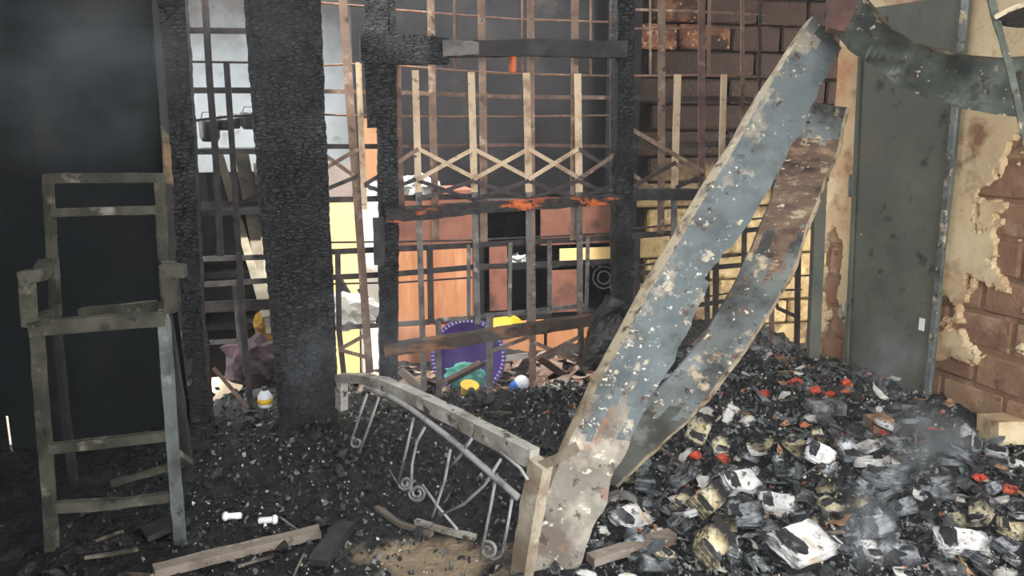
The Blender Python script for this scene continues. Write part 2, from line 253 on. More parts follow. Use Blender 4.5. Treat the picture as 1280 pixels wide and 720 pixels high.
def box8(c):                      # c: 8 corners, bottom four then top four
    return c, [[0, 3, 2, 1], [4, 5, 6, 7], [0, 1, 5, 4], [1, 2, 6, 5], [2, 3, 7, 6], [3, 0, 4, 7]]
def abox(x0, y0, z0, x1, y1, z1):
    return box8([Vector(v) for v in ((x0, y0, z0), (x1, y0, z0), (x1, y1, z0), (x0, y1, z0), (x0, y0, z1), (x1, y0, z1), (x1, y1, z1), (x0, y1, z1))])
def obox(o, u, v, n, lu, lv, ln):  # corner + axes
    c = [o, o + u * lu, o + u * lu + n * ln, o + n * ln]
    return box8(c + [p + v * lv for p in c])
def resample(path, step):
    out = [(path[0], 0.0)]; tot = len(path) - 1
    for i in range(tot):
        a, b = path[i], path[i + 1]; n = max(1, int((b - a).length / step + .5))
        for j in range(1, n + 1): out.append((a.lerp(b, j / n), i + j / n))
    return out
def loft(path, wd, dp, wdir, step=9.0, nw=1, nd=1, disp=None):
    """square timber or bar along path; wdir = rough direction of the width; wd, dp numbers or lists per path point"""
    path = [Vector(p) for p in path]; st = resample(path, step)
    def at(v, t):
        if not isinstance(v, (list, tuple)): return v
        i = min(int(t), len(v) - 2); return v[i] + (v[i + 1] - v[i]) * (t - i)
    V, Fc = [], []; ring = 2 * (nw + nd)
    for q, (p, t) in enumerate(st):
        a = st[max(q - 1, 0)][0]; b = st[min(q + 1, len(st) - 1)][0]; T = (b - a).normalized()
        u = (wdir - T * wdir.dot(T)).normalized(); n = T.cross(u).normalized()
        hw, hd = at(wd, t) / 2, at(dp, t) / 2
        pts = [(-hw + 2 * hw * i / nw, -hd) for i in range(nw)] + [(hw, -hd + 2 * hd * i / nd) for i in range(nd)] + \
              [(hw - 2 * hw * i / nw, hd) for i in range(nw)] + [(-hw, hd - 2 * hd * i / nd) for i in range(nd)]
        for (x, y) in pts:
            v = p + u * x + n * y
            if disp:
                o = (u * (x / hw) ** 3 + n * (y / hd) ** 3)
                if o.length > 1e-6: v = v + o.normalized() * disp(v, t)
            V.append(v)
    for q in range(len(st) - 1):
        for i in range(ring):
            j = (i + 1) % ring; Fc.append([q * ring + i, q * ring + j, (q + 1) * ring + j, (q + 1) * ring + i])
    Fc.append(list(range(ring))); Fc.append([(len(st) - 1) * ring + i for i in range(ring)][::-1])
    return V, Fc
def tube(path, r, n=6, step=9.0):
    path = [Vector(p) for p in path]; st = [p for p, _ in resample(path, step)]
    rr = r if isinstance(r, (list, tuple)) else None
    V, Fc = [], []; ref = None
    for q, p in enumerate(st):
        T = (st[min(q + 1, len(st) - 1)] - st[max(q - 1, 0)]).normalized()
        if ref is None: ref = T.orthogonal().normalized()
        ref = (ref - T * ref.dot(T)).normalized(); b = T.cross(ref)
        rad = r if rr is None else rr[0] + (rr[-1] - rr[0]) * q / max(1, len(st) - 1)
        for i in range(n):
            a = 2 * math.pi * i / n; V.append(p + ref * (math.cos(a) * rad) + b * (math.sin(a) * rad))
    for q in range(len(st) - 1):
        for i in range(n): Fc.append([q * n + i, q * n + (i + 1) % n, (q + 1) * n + (i + 1) % n, (q + 1) * n + i])
    Fc.append(list(range(n))); Fc.append([(len(st) - 1) * n + i for i in range(n)])
    return V, Fc
def sheet(rows, back, mi=None):
    """a solid sheet: grid of points and a vector (or function of the point) to its rear face; mi(row, col) = material index"""
    nr, nc = len(rows), len(rows[0]); f = [p for r in rows for p in r]
    V = f + [p + (back(p) if callable(back) else back) for p in f]; N = nr * nc; Fc, ms = [], []
    for i in range(nr - 1):
        for j in range(nc - 1):
            a, b, c, d = i * nc + j, i * nc + j + 1, (i + 1) * nc + j + 1, (i + 1) * nc + j
            k = mi(i, j) if mi else 0
            Fc += [[a, b, c, d], [a + N, d + N, c + N, b + N]]; ms += [k, k]
    edge = [(i * nc, (i + 1) * nc) for i in range(nr - 1)] + [(i * nc + nc - 1, (i + 1) * nc + nc - 1) for i in range(nr - 1)] + \
           [(j, j + 1) for j in range(nc - 1)] + [((nr - 1) * nc + j, (nr - 1) * nc + j + 1) for j in range(nc - 1)]
    for a, b in edge: Fc.append([a, b, b + N, a + N]); ms.append(mi(0, 0) if mi else 0)
    return V, Fc, ms
def lathe(profile, c, axis=Vector((0, 0, 1)), n=20):
    axis = axis.normalized(); u = axis.orthogonal().normalized(); v = axis.cross(u); V, Fc = [], []
    for r, h in profile:
        for i in range(n):
            a = 2 * math.pi * i / n; V.append(c + axis * h + (u * math.cos(a) + v * math.sin(a)) * max(r, 1e-4))
    for q in range(len(profile) - 1):
        for i in range(n): Fc.append([q * n + i, q * n + (i + 1) % n, (q + 1) * n + (i + 1) % n, (q + 1) * n + i])
    Fc.append(list(range(n))); Fc.append([(len(profile) - 1) * n + i for i in range(n)])
    return V, Fc
def lumpy(c, r, sub=2, amp=.3, sc=1.0, fq=2.5, seed=0):
    bm = bmesh.new(); bmesh.ops.create_icosphere(bm, subdivisions=sub, radius=1)
    for v in bm.verts:
        k = 1 + amp * noise.fractal(v.co * fq + Vector((seed * 5.1, seed, 0)), 1, 2, 3)
        v.co = Vector((v.co.x * r[0], v.co.y * r[1], v.co.z * r[2])) * k
    d = [v.co + c for v in bm.verts], [[v.index for v in f.verts] for f in bm.faces]; bm.free(); return d
def char_disp(amp=.006, sx=26, sz=50):
    def d(p, t):
        q = Vector((p.x * sx, p.y * sx, p.z * sz))
        ds = noise.voronoi(q)[0]
        return -amp * (1 - min(1, (ds[1] - ds[0]) / .35)) + amp * .9 * noise.fractal(p * 5, 1, 2, 3)
    return d
def rough_disp(amp=.005, fq=12):
    return lambda p, t: amp * noise.fractal(p * fq, 1, 2, 4)

# ================================================================== SETTING
# ground of the yard beyond, and the ash-covered floor
struct('ground', abox(-6, -2, -.32, 7, 9, -.12), 'ground')
def floor_mesh():
    nx, ny = 270, 230; x0, x1, y0, y1 = -2.5, 3.1, 1.3, 6.4; V, Fc = [], []
    for j in range(ny + 1):
        for i in range(nx + 1):
            x = x0 + (x1 - x0) * i / nx; y = y0 + (y1 - y0) * j / ny; V.append(Vector((x, y, H(x, y))))
    for j in range(ny):
        for i in range(nx):
            a = j * (nx + 1) + i; c = V[a]
            if c.y > GA + GK * c.x + .03 and c.x < -1.55: continue
            if c.x > wallx(c.y) + .1: continue
            Fc.append([a, a + 1, a + nx + 2, a + nx + 1])
    return V, Fc
struct('floor', floor_mesh(), 'rubble')
struct('floor_front', abox(-2.5, -1.6, -.1, 3.6, 1.32, .03), 'sandfloor')

# left partition, in the plane of the grille: boards with a narrow gap low at the left
def gplane_box(px0, py0, px1, py1, off, thick):       # upright box on the grille plane from two picture corners
    a = G(px0, (py0 + py1) / 2, off); b = G(px1, (py0 + py1) / 2, off); m = (px0 + px1) / 2
    zt = G(m, py0, off).z; zb = G(m, py1, off).z
    return obox(Vector((a.x, a.y, zb)), GU, Vector((0, 0, 1)), -GN, (b - a).dot(GU), zt - zb, thick)
def gu(p): return (p - Vector((0, GA, 0))).dot(GU)
def gbox(u0, u1, z0, z1, off, th): return obox(Vector((0, GA + off, z0)) + GU * u0, GU, Z, -GN, u1 - u0, z1 - z0, th)
Z = Vector((0, 0, 1))
gp, gq = G(8, 520), G(16, 580); g0, g1 = gu(gp) - .006, gu(gq) + .006
wl = struct('wall_left', join(gbox(g1, gu(G(236, 300)), -.1, 2.78, 0, .012), gbox(-3.4, g0, -.1, 2.78, 0, .012), gbox(g0, g1, gp.z, 2.78, 0, .012), gbox(g0, g1, -.1, gq.z, 0, .012)), 'soot_wall')
for (a, b, c, d) in ((40, 39, 196, 250), (40, -120, 196, 29)):
    obj('panel', gplane_box(a, b, c, d, -.018, .016), 'soot_wall', wl)
struct('trim_1', gplane_box(40, 29.5, 197, 38.5, -.008, .012), 'soot_wall')
a = G(-60, 300)
struct('front_light_blocker', abox(-2.62, -1.1, -.1, -.45, -1.0, 2.8), 'soot_wall')  # added unseen wall behind the camera, keeps sky light off the left side
struct('wall_side', abox(-2.62, -1.6, -.1, -2.5, 3.42, 2.8), 'soot_wall')

# right wall: laterite blocks under a coat of plaster that has come off in patches
def wuv(u, z, off): return W0 + WD * u + WN * off + Vector((0, 0, z))
def wu(px, py): return (W(px, py) - W0).dot(WD)
rw = struct('wall_right', obox(wuv(-.03, -.1, -.2), WD, Vector((0, 0, 1)), WN, 3.4, 2.9, .188), 'mortar')
hol = []
for (px, py, rx, ry) in ((1238, 408, 44, 58), (1252, 240, 20, 14), (1205, 492, 62, 38), (1276, 335, 24, 26), (1265, 480, 45, 70), (1042, 330, 12, 60), (1048, 430, 22, 40), (1300, 260, 40, 160), (1360, 420, 60, 120)):
    c = W(px, py); u = (c - W0).dot(WD); sc = (c - EYE).dot(FW) / FPX
    hol.append((u, c.z, rx * sc * 1.5, ry * sc))
def peeled(u, z):
    m = min(math.hypot((u - a) / b, (z - c) / d) for a, c, b, d in hol)
    return m + .6 * noise.fractal(Vector((u * 7, z * 7, 1)), .8, 2, 5)
def plaster_mesh():
    nu, nz = 300, 260; V, Fc = [], []
    for j in range(nz + 1):
        for i in range(nu + 1):
            u = -.02 + 2.3 * i / nu; z = -.05 + 2.6 * j / nz
            off = -.03 + .048 * sst(.84, 1.0, peeled(u, z)) + .006 * noise.fractal(Vector((u * 3, z * 3, 7)), 1, 2, 3)
            V.append(wuv(u, z, off))
    for j in range(nz):
        for i in range(nu): a = j * (nu + 1) + i; Fc.append([a, a + 1, a + nu + 2, a + nu + 1])
    return V, Fc
obj('plaster', plaster_mesh(), 'plaster', rw)
def brick_data(l, h, d, seed):
    bm = bmesh.new(); bmesh.ops.create_cube(bm, size=1)
    for v in bm.verts: v.co = Vector((v.co.x * l, v.co.y * d, v.co.z * h))
    bmesh.ops.bevel(bm, geom=bm.edges[:], offset=.012, segments=1, affect='EDGES')
    for v in bm.verts: v.co += noise.noise_vector(v.co * 9 + Vector((seed * 3.7, 0, 0))) * .008
    me = bpy.data.meshes.new('brick'); bm.to_mesh(me); bm.free(); return me
def brick_wall(parent, origin, udir, nrm, u0, u1, z0, z1, l, h, mats, keep, rnd):
    protos = [[brick_data(l - .015, h - .014, .09, s) for s in range(4)] for _ in mats]
    for k, pr in enumerate(protos):
        for me in pr: me.materials.append(M[mats[k]])
    rot = Matrix((udir, -nrm, Vector((0, 0, 1)))).transposed().to_euler()
    r = 0; z = z0
    while z < z1:
        u = u0 - (l / 2 if r % 2 else 0)
        while u < u1:
            uc, zc = u + l / 2, z + h / 2
            k = keep(uc, zc)
            if k is not None:
                o = bpy.data.objects.new('brick', rnd.choice(protos[k])); COL.objects.link(o)
                o.location = origin + udir * uc + nrm * (rnd.uniform(-.008, .002) - .045) + Vector((0, 0, zc))
                o.rotation_euler = rot
                o.parent = parent
            u += l
        z += h; r += 1
rnd = random.Random(3)
near = lambda u, z: 0 if any(abs(u - a) < b * 1.5 + .18 and abs(z - c) < d * 1.5 + .1 for a, c, b, d in hol) else None
brick_wall(rw, W0, WD, WN, 0, 1.6, .0, 2.4, .34, .17, ['laterite'], near, rnd)

# soot-brown block wall right behind the grille
BR = Vector((0, GA + .95, 0))
bu = lambda px: (P(px, 200, GA + .95, GK) - BR).dot(GU)
u0, u1 = bu(778), bu(1075)
wb = struct('wall_rear_right', obox(BR + GU * u0 - GN * .2 + Vector((0, 0, -.1)), GU, Vector((0, 0, 1)), GN, u1 - u0, 2.9, .13), 'sootmortar')
rc = P(835, 38, GA + .95, GK); ru = (rc - BR).dot(GU)
def kr(u, z):
    if not (u0 < u < u1): return None
    return 1 if abs(u - ru) < .27 and abs(z - rc.z) < .17 else 0
brick_wall(wb, BR, GU, GN, u0, u1, 0, 2.5, .36, .165, ['sootbrick', 'redbrick'], kr, rnd)

# rear walls of the burnt room beyond
def pl_box(a, px0, px1, z0, z1, thick):
    A = P(px0, 200, a, GK); B = P(px1, 200, a, GK)
    return obox(Vector((A.x, A.y, z0)), GU, Vector((0, 0, 1)), -GN, (B - A).dot(GU), z1 - z0, thick)
struct('wall_rear_left', pl_box(6.1, -60, 452, -.1, 2.75, .12), 'pale')
struct('wall_rear', pl_box(5.75, 446, 830, -.1, 2.75, .12), 'blackwall')
a = P(778, 200, GA + .95, GK)
struct('wall_return', abox(a.x - .02, a.y, -.1, a.x + .1, 6.2, 2.75), 'blackwall')
# unseen ceiling over left and rear, openings added front right and rear left for light
struct('ceiling', join(abox(-2.6, -1.2, 2.76, -.35, 3.3, 2.84), abox(-.35, 1.3, 2.76, 3.4, 3.85, 2.84), abox(.6, 3.85, 2.762, 3.4, 6.6, 2.842)), 'roof')  # unseen ceiling, openings added for light

# ================================================================== CHARRED TIMBER FRAME
Z = Vector((0, 0, 1)); X = Vector((1, 0, 0))
def timber(name, pts, wpx, depth, off, m, label, cat, step=.02, nw=8, nd=6, disp=None, ov=None):
    path = [G(x, y, off) for x, y in pts]
    dz = sum((p.y for p in path)) / len(path) / FPX
    wv = [q * dz for q in wpx] if isinstance(wpx, (list, tuple)) else wpx * dz
    wdir = GU if abs(path[-1].z - path[0].z) > .6 * (path[-1] - path[0]).length else Z
    o = obj(name, loft(path, wv, depth, wdir, step, nw, nd, disp or char_disp()), m)
    return tag(o, label, cat)
timber('timber_pillar', [(351, -60), (354, 0), (362, 150), (372, 300), (381, 420), (388, 560)], [88, 88, 86, 84, 78, 74], .16, -.25, 'char', 'thick charred timber pillar with cracked scaly surface, left of the bed end', 'pillar', .013, 24, 10, char_disp(.007, 22, 60))
timber('timber_post', [(212, -60), (217, 0), (232, 200), (242, 400), (254, 530)], [30, 30, 27, 26, 26], .12, -.10, 'char', 'black scorched timber post standing just right of the ladder-like chair', 'post', .025, 6, 5)
timber('door_jamb', [(196, -40), (199, 20), (208, 150), (219, 320), (246, 525)], [12, 12, 12, 11, 9], .05, -.13, 'jamb', 'narrow jamb strip with peeling tan paint on the far left post', 'jamb', .04, 2, 2, rough_disp(.003))
timber('timber_post', [(481, -50), (484, 160), (486, 300), (485, 480)], [23, 24, 25, 24], .09, -.06, 'char', 'charred upright post running down to the left end of the bed rail', 'post', .02, 6, 5)
timber('charred_board', [(470, -40), (470, 80), (472, 160)], [28, 30, 24], .05, -.13, 'char', 'short blackened board hanging at the top beside the centre left post', 'board', .02, 6, 3)
timber('charred_board', [(473, 272), (474, 300), (474, 331)], [14, 14, 13], .03, -.12, 'char_plain', 'small black block fixed on the centre left post at mid height', 'block', .03, 4, 3, rough_disp(.003))
timber('timber_post', [(779, -50), (778, 150), (777, 260), (775, 400)], [22, 23, 22, 20], .09, -.06, 'char', 'charred upright post in mid grille, left of the leaning sheets', 'post', .02, 6, 5)
timber('timber_beam', [(450, 60), (520, 63), (560, 64)], [34, 34, 30], .08, -.14, 'char', 'thick stub of charred top beam broken off at its right end', 'beam', .02, 7, 5, rough_disp(.006, 16))
timber('splintered_board', [(553, 60), (598, 60)], [20, 13], .03, -.19, 'bar_grey', 'pale splintered end of a burnt board on the top beam', 'board', .01, 5, 3, rough_disp(.008, 25))
timber('timber_beam', [(552, 62), (660, 60), (781, 62)], [18, 19, 20], .07, -.10, 'char_plain', 'long thin charred top beam crossing the grille to the middle post', 'beam', .025, 5, 4, rough_disp(.006, 16))
timber('timber_beam', [(482, 269), (540, 265), (600, 259), (690, 254), (772, 249)], [17, 16, 13, 13, 12], .06, -.10, 'char_orange', 'half burnt cross beam with raw orange patches at mid height', 'beam', .02, 5, 4, rough_disp(.006, 16))
timber('timber_beam', [(480, 437), (560, 427), (640, 414), (742, 399)], [15, 15, 14, 14], .06, -.12, 'char_brown', 'scorched brown low beam slanting up to the right above the ash', 'beam', .02, 5, 4, rough_disp(.006, 16))
timber('timber_beam', [(784, 243), (890, 243)], [14, 14], .06, -.04, 'char_plain', 'dark cross beam running from middle post behind the leaning sheet', 'beam', .03, 4, 4, rough_disp(.004))
timber('charred_stump', [(768, 372), (762, 395), (752, 430), (745, 462)], [18, 32, 38, 44], .07, -.16, 'black', 'pointed black charred stump propped at the foot of the middle post', 'stump', .02, 8, 5, rough_disp(.02, 7))

# ================================================================== IRON GRILLE AND FOLDING GATE
gr = thing('security_grille', G(500, 480), 'fixed window grille of scorched flat bars and thin rusty rods across the opening', 'grille')
ga = thing('folding_gate', G(620, 480, -.04), 'folding lattice gate with cream upright channels and crossed braces', 'gate')
def bar(root, name, pts, wpx, m, off, thick=.006):
    path = [G(x, y, off) for x, y in pts]; d = sum(p.y for p in path) / len(path) / FPX
    if wpx <= 3:
        return obj(name, tube(path, max(.004, wpx * d * .5), 6, .3), m, root, True)
    vert = abs(path[-1].z - path[0].z) > .5 * (path[-1] - path[0]).length
    return obj(name, loft(path, wpx * d, thick, GU if vert else Z), m, root)
FV = [  # fixed uprights
 ([(255, -20), (262, 100), (270, 200), (276, 320)], 8, 'bar_dark'), ([(315, -20), (317, 60), (327, 245)], 3, 'bar_cream'),  # cream strip beside the pillar paints the lit edge of a bar
 ([(396, -20), (400, 80)], 4, 'bar_tan'), ([(427, -20), (436, 110), (446, 240), (458, 410), (462, 466)], 10, 'bar_tan'),
 ([(422, 313), (424, 415), (430, 470)], 7, 'bar_dark'), ([(497, 84), (499, 180), (502, 262)], 8, 'bar_brown'),
 ([(538, -20), (541, 150), (545, 300)], 9, 'bar_tan'), ([(568, -20), (568, 87)], 3, 'bar_rust'), ([(601, -20), (604, 150), (605, 302)], 9, 'bar_tan'),
 ([(653, -20), (653, 92)], 3, 'bar_rust'), ([(663, -20), (664, 200), (666, 490)], 9, 'bar_tan'), ([(719, -20), (718, 150), (717, 300)], 9, 'bar_tan'),
 ([(739, -20), (738, 94)], 3, 'bar_rust'), ([(765, -20), (764, 200), (765, 385)], 4, 'bar_tan'),
 ([(548, 402), (549, 495)], 7, 'bar_grey'), ([(612, 396), (612, 500)], 9, 'bar_grey'), ([(537, 308), (539, 403)], 8, 'bar_dark'), ([(586, 306), (586, 398)], 5, 'bar_grey'),
 ([(638, 303), (637, 396)], 5, 'bar_grey'), ([(687, 300), (687, 392)], 6, 'bar_grey'), ([(735, 296), (733, 387)], 5, 'bar_grey'),
 ([(813, -20), (813, 93)], 3, 'bar_tan'), ([(827, -20), (827, 150), (826, 292)], 9, 'bar_tan'), ([(877, -20), (877, 240)], 9, 'bar_brown'), ([(887, -20), (886, 94)], 4, 'bar_tan'),
 ([(928, -20), (928, 240)], 5, 'bar_tan'), ([(950, -20), (949, 200)], 4, 'bar_dark'),
 ([(797, 292), (796, 400)], 7, 'bar_dark'), ([(896, 240), (894, 420)], 8, 'bar_dark'), ([(884, 300), (884, 432)], 7, 'bar_dark'), ([(931, 240), (929, 400)], 7, 'bar_dark'),
 ([(293, 355), (300, 433), (308, 470)], 6, 'bar_grey'), ([(966, 330), (964, 425)], 7, 'bar_tan'), ([(998, 300), (996, 430)], 8, 'bar_dark'),
]
FH = [  # fixed cross bars and rods
 ([(221, 38), (318, 39)], 7, 'bar_dark'), ([(225, 77), (320, 78)], 3, 'bar_dark'), ([(228, 113), (325, 113)], 7, 'bar_dark'), ([(232, 152), (280, 146), (325, 143)], 3, 'bar_dark'),
 ([(238, 256), (332, 254)], 6, 'bar_dark'), ([(245, 324), (342, 321)], 7, 'bar_grey'), ([(250, 356), (345, 350)], 7, 'bar_grey'), ([(255, 384), (345, 380)], 14, 'bar_dark'), ([(262, 428), (306, 426)], 6, 'bar_grey'),
 ([(392, 3), (455, 8), (490, 12), (640, 24), (775, 28)], 2.6, 'bar_rust'), ([(394, 82), (450, 80), (495, 82), (580, 89), (660, 93), (775, 95)], 2.6, 'bar_rust'),
 ([(397, 114), (460, 115), (540, 117), (640, 121), (775, 122)], 5, 'bar_tan'), ([(398, 143), (490, 146), (640, 146), (775, 144)], 2.6, 'bar_rust'),
 ([(402, 183), (490, 183)], 6, 'bar_dark'), ([(490, 183), (640, 181), (778, 183)], 4, 'bar_brown'), ([(404, 250), (490, 248), (640, 244), (775, 241)], 7, 'bar_dark'),
 ([(408, 303), (500, 302), (600, 300), (775, 291)], 2.6, 'bar_dark'), ([(410, 315), (500, 311), (600, 306), (778, 296)], 7, 'bar_dark'),
 ([(412, 347), (500, 342), (590, 334), (778, 326)], 7, 'bar_dark'), ([(412, 355), (500, 353), (590, 347)], 2.6, 'bar_dark'), ([(418, 410), (500, 405), (600, 396), (735, 381)], 6, 'bar_grey'),
 ([(786, 12), (860, 14), (960, 18)], 3, 'bar_tan'), ([(786, 36), (960, 34)], 2.6, 'bar_rust'), ([(786, 95), (870, 94), (965, 96)], 2.6, 'bar_rust'), ([(786, 122), (940, 124)], 6, 'bar_dark'),
 ([(786, 182), (915, 180)], 7, 'bar_dark'), ([(782, 287), (842, 281)], 2.6, 'bar_dark'), ([(782, 296), (842, 291)], 7, 'bar_dark'), ([(781, 334), (822, 329)], 2.6, 'bar_dark'), ([(781, 343), (818, 340)], 6, 'bar_dark'),
 ([(885, 323), (1000, 312)], 2.6, 'bar_dark'), ([(885, 335), (1000, 325)], 6, 'bar_dark'), ([(910, 277), (1000, 268)], 2.6, 'bar_dark'), ([(905, 291), (1000, 281)], 6, 'bar_dark'), ([(855, 375), (915, 366)], 2.6, 'bar_dark'), ([(855, 384), (915, 375)], 6, 'bar_dark'),
 ([(965, 363), (1002, 362)], 3, 'bar_dark'), ([(965, 363), (972, 385), (1000, 398)], 5, 'bar_dark'),
]
for pts, wd, m in FV: bar(gr, 'thin_rod' if wd <= 3 else 'upright_bar', pts, wd, m, 0)
for pts, wd, m in FH: bar(gr, 'cross_rod' if wd <= 3 else 'cross_bar', pts, wd, m, .012)
CH = [[(283, 78), (290, 180), (303, 390), (314, 515)], [(448, 78), (452, 180), (456, 262)], [(519, 88), (523, 240), (530, 488)], [(589, 90), (593, 240), (597, 405)], [(658, 91), (661, 240), (662, 405)], [(722, 92), (724, 240), (725, 385), (727, 458)], [(847, 93), (843, 240), (842, 298)], [(905, 93), (902, 200)]]
def split_bar(p, zy):      # channel in two lengths: cream above, grey below
    return p
for i, p in enumerate(CH):
    dk = i == 0
    up = [q for q in p if q[1] <= 240]; lo = [q for q in p if q[1] >= 240]
    if dk: bar(ga, 'channel', p, 7, 'bar_dark', -.035, .016)
    else:
        if lo and up[-1][1] == 240:
            c = bar(ga, 'channel', up, 8, 'bar_cream', -.035, .016); bar(ga, 'channel', lo, 7, 'bar_grey', -.035, .016)
        else: bar(ga, 'channel', p, 7, 'bar_cream', -.035, .016)
def brace(x0, y0, x1, y1, m, off=-.05, wd=5): bar(ga, 'brace', [(x0, y0), (x1, y1)], wd, m, off, .005)
cols = [523, 592, 661, 723, 780]
for i in range(4):
    a, b = cols[i], cols[i + 1]; m = 'bar_cream' if i < 3 else 'bar_tan'
    brace(a, 186, b, 222, 'bar_cream' if i != 3 else 'bar_dark'); brace(b, 186, a, 224, m, -.058)
    brace(a, 226, b, 250, 'bar_dark'); brace(b, 226, a, 250, 'bar_dark', -.058)
for q in ((402, 191, 448, 224), (448, 186, 404, 212), (404, 238, 448, 220), (456, 231, 480, 216), (456, 231, 482, 242), (490, 208, 523, 186), (490, 236, 520, 224),
          (787, 160, 880, 215), (787, 236, 845, 203), (785, 214, 815, 236), (845, 205, 885, 225), (300, 222, 330, 238), (300, 255, 330, 240), (845, 235, 880, 218),
          (424, 437, 458, 418), (424, 437, 460, 447), (667, 428, 726, 452), (667, 450, 726, 420), (612, 440, 664, 420), (548, 480, 600, 452), (267, 460, 312, 512), (866, 432, 888, 410)):
    brace(*q, 'bar_tan' if q[1] < 215 or q[1] > 400 else 'bar_dark')

# ================================================================== THE ROOM BEYOND
def qbox(a, x0, y0, x1, y1, thick, k=GK):
    A = P(x0, (y0 + y1) / 2, a, k); B = P(x1, (y0 + y1) / 2, a, k); m = (x0 + x1) / 2
    n = Vector((-k, 1, 0)).normalized(); u = Vector((1, k, 0)).normalized()
    zt = P(m, y0, a, k).z; zb = P(m, y1, a, k).z
    return obox(Vector((A.x, A.y, zb)), u, Z, n, (B - A).dot(u), zt - zb, thick)
CA = 4.95
cb = thing('cupboard', P(545, 470, CA, GK), 'orange plywood cupboard with closed doors behind the grille, left of the purple basin', 'cupboard')
obj('carcass', join(qbox(CA + .02, 494, 238, 594, 470, .4)), 'plydark', cb)
for (x0, y0, x1, y1, m) in ((497, 246, 536, 306, 'plydark'), (539, 246, 590, 306, 'plydark'), (497, 311, 536, 402, 'ply'), (540, 311, 590, 402, 'ply'), (497, 407, 590, 466, 'ply')):
    d = obj('door', qbox(CA, x0, y0, x1, y1, .02), m, cb)
CB = 5.1
c2 = thing('wardrobe', P(690, 470, CB, GK), 'smoke stained low wardrobe with missing doors behind the middle of the grille', 'wardrobe')
obj('carcass', join(qbox(CB + .36, 600, 256, 775, 470, .03), qbox(CB, 598, 256, 605, 470, .36), qbox(CB, 770, 256, 777, 470, .36), qbox(CB, 598, 250, 777, 258, .36), qbox(CB, 598, 392, 777, 398, .36)), 'blackwall', c2)
obj('shelf', qbox(CB + .02, 605, 330, 770, 335, .33), 'blackwall', c2)
for (x0, y0, x1, y1, m) in ((676, 260, 720, 306, 'plydark'), (724, 258, 768, 304, 'plydark'), (690, 338, 722, 390, 'plydark'), (612, 308, 634, 388, 'plydark'), (700, 310, 768, 330, 'yellowply'), (612, 402, 680, 466, 'ply'), (684, 402, 768, 466, 'ply')):
    obj('door', qbox(CB - .02, x0, y0, x1, y1, .018), m, c2)
def board(name, a, pts4, thick, m, label, cat, group=None):
    A, B, C, D = [P(x, y, a + (o if True else 0), GK) for x, y, o in pts4]
    n = (B - A).cross(D - A).normalized() * thick
    if n.y < 0: n = -n
    nr, nc = 6, 4
    rows = [[A.lerp(B, j / nc).lerp(D.lerp(C, j / nc), i / nr) for j in range(nc + 1)] for i in range(nr + 1)]
    return tag(obj(name, sheet(rows, n), m), label, cat, group)
board('plywood_sheet', 4.75, [(403, 249, .1), (448, 249, .1), (450, 480, -.05), (403, 480, -.05)], .02, 'yellowply', 'bright yellow board leaning behind the grille, right of the thick pillar', 'board')
board('white_board', 4.9, [(452, 249, .1), (489, 249, .1), (492, 480, -.05), (452, 480, -.05)], .02, 'white', 'white sunlit board behind the grille between yellow board and cupboard', 'board')
board('tan_board', 5.2, [(452, 148, .05), (480, 148, .05), (480, 252, 0), (452, 252, 0)], .02, 'tanboard', 'tan upright board above the white board behind the grille', 'board')
board('cardboard_sheet', 5.0, [(400, 212, .06), (446, 200, .06), (447, 252, 0), (400, 252, 0)], .012, 'pink', 'pinkish cardboard sheet above the yellow board behind the grille', 'cardboard')
for i, (x0, y0, x1, y1, wd, lab) in enumerate(((274, 192, 311, 320, 9, 'first pale plank from the left leaning behind the grille'), (301, 186, 327, 330, 16, 'widest pale plank leaning behind the grille beside the pillar'), (322, 205, 334, 318, 10, 'short pale plank leaning behind the grille, nearest the pillar'))):
    o = obj('leaning_plank', loft([P(x0, y0, 4.95, GK), P(x1, y1, 4.6, GK), P(x1 + (x1 - x0) * .6, y1 + (y1 - y0) * .6, 4.35, GK)], wd * .0047, .02, GU, .2, 1, 1), 'oldplank'); tag(o, lab, 'plank', 'planks leaning behind the grille')
# black pots strung on a wire at the left
wire = tag(obj('wire', tube([P(232, 153, 4.9, GK), P(280, 147, 4.9, GK), P(335, 143, 4.9, GK)], .005, 6), 'black', smooth=True), 'thin black wire carrying scorched pots before the pale rear wall', 'wire')
for (x, y, r, h, lab) in ((262, 163, 11.5, 26, 'tall blackened pot hanging leftmost before the pale wall'), (280, 156, 6.5, 13, 'small blackened pot hanging second from left before the pale wall'), (293, 154, 7, 13, 'squat blackened pot hanging third from left before the pale wall'), (313, 151, 11, 20, 'round shiny black pot hanging nearest the thick pillar')):
    s = .0047; c = P(x, y, 4.9, GK)
    pr = [(r * s * .75, -h * s * .5), (r * s, -h * s * .3), (r * s, h * s * .3), (r * s * 1.08, h * s * .45), (r * s * .9, h * s * .5)]
    o = tag(obj('pot', lathe(pr, c, Z, 16), 'black', smooth=True), lab, 'pot', 'pots hanging behind the grille')
    obj('handle', tube([c + Vector((r * s, 0, h * s * .2)), c + Vector((r * s * .6, 0, h * s * .8)), c + Vector((-r * s * .6, 0, h * s * .8)), c + Vector((-r * s, 0, h * s * .2))], .003, 5), 'black', o)
bx = thing('burnt_shelf', P(285, 470, 4.7, GK), 'black burnt-out shelf unit behind the left part of the grille', 'shelf')
obj('side', qbox(4.6, 236, 182, 243, 470, .3), 'black', bx); obj('side', qbox(4.6, 338, 182, 345, 470, .3), 'black', bx)
obj('back', qbox(4.92, 236, 215, 345, 470, .02), 'black', bx)
for y in (186, 262, 340, 405): obj('shelf', qbox(4.6, 243, y, 338, y + 7, .3), 'black', bx)
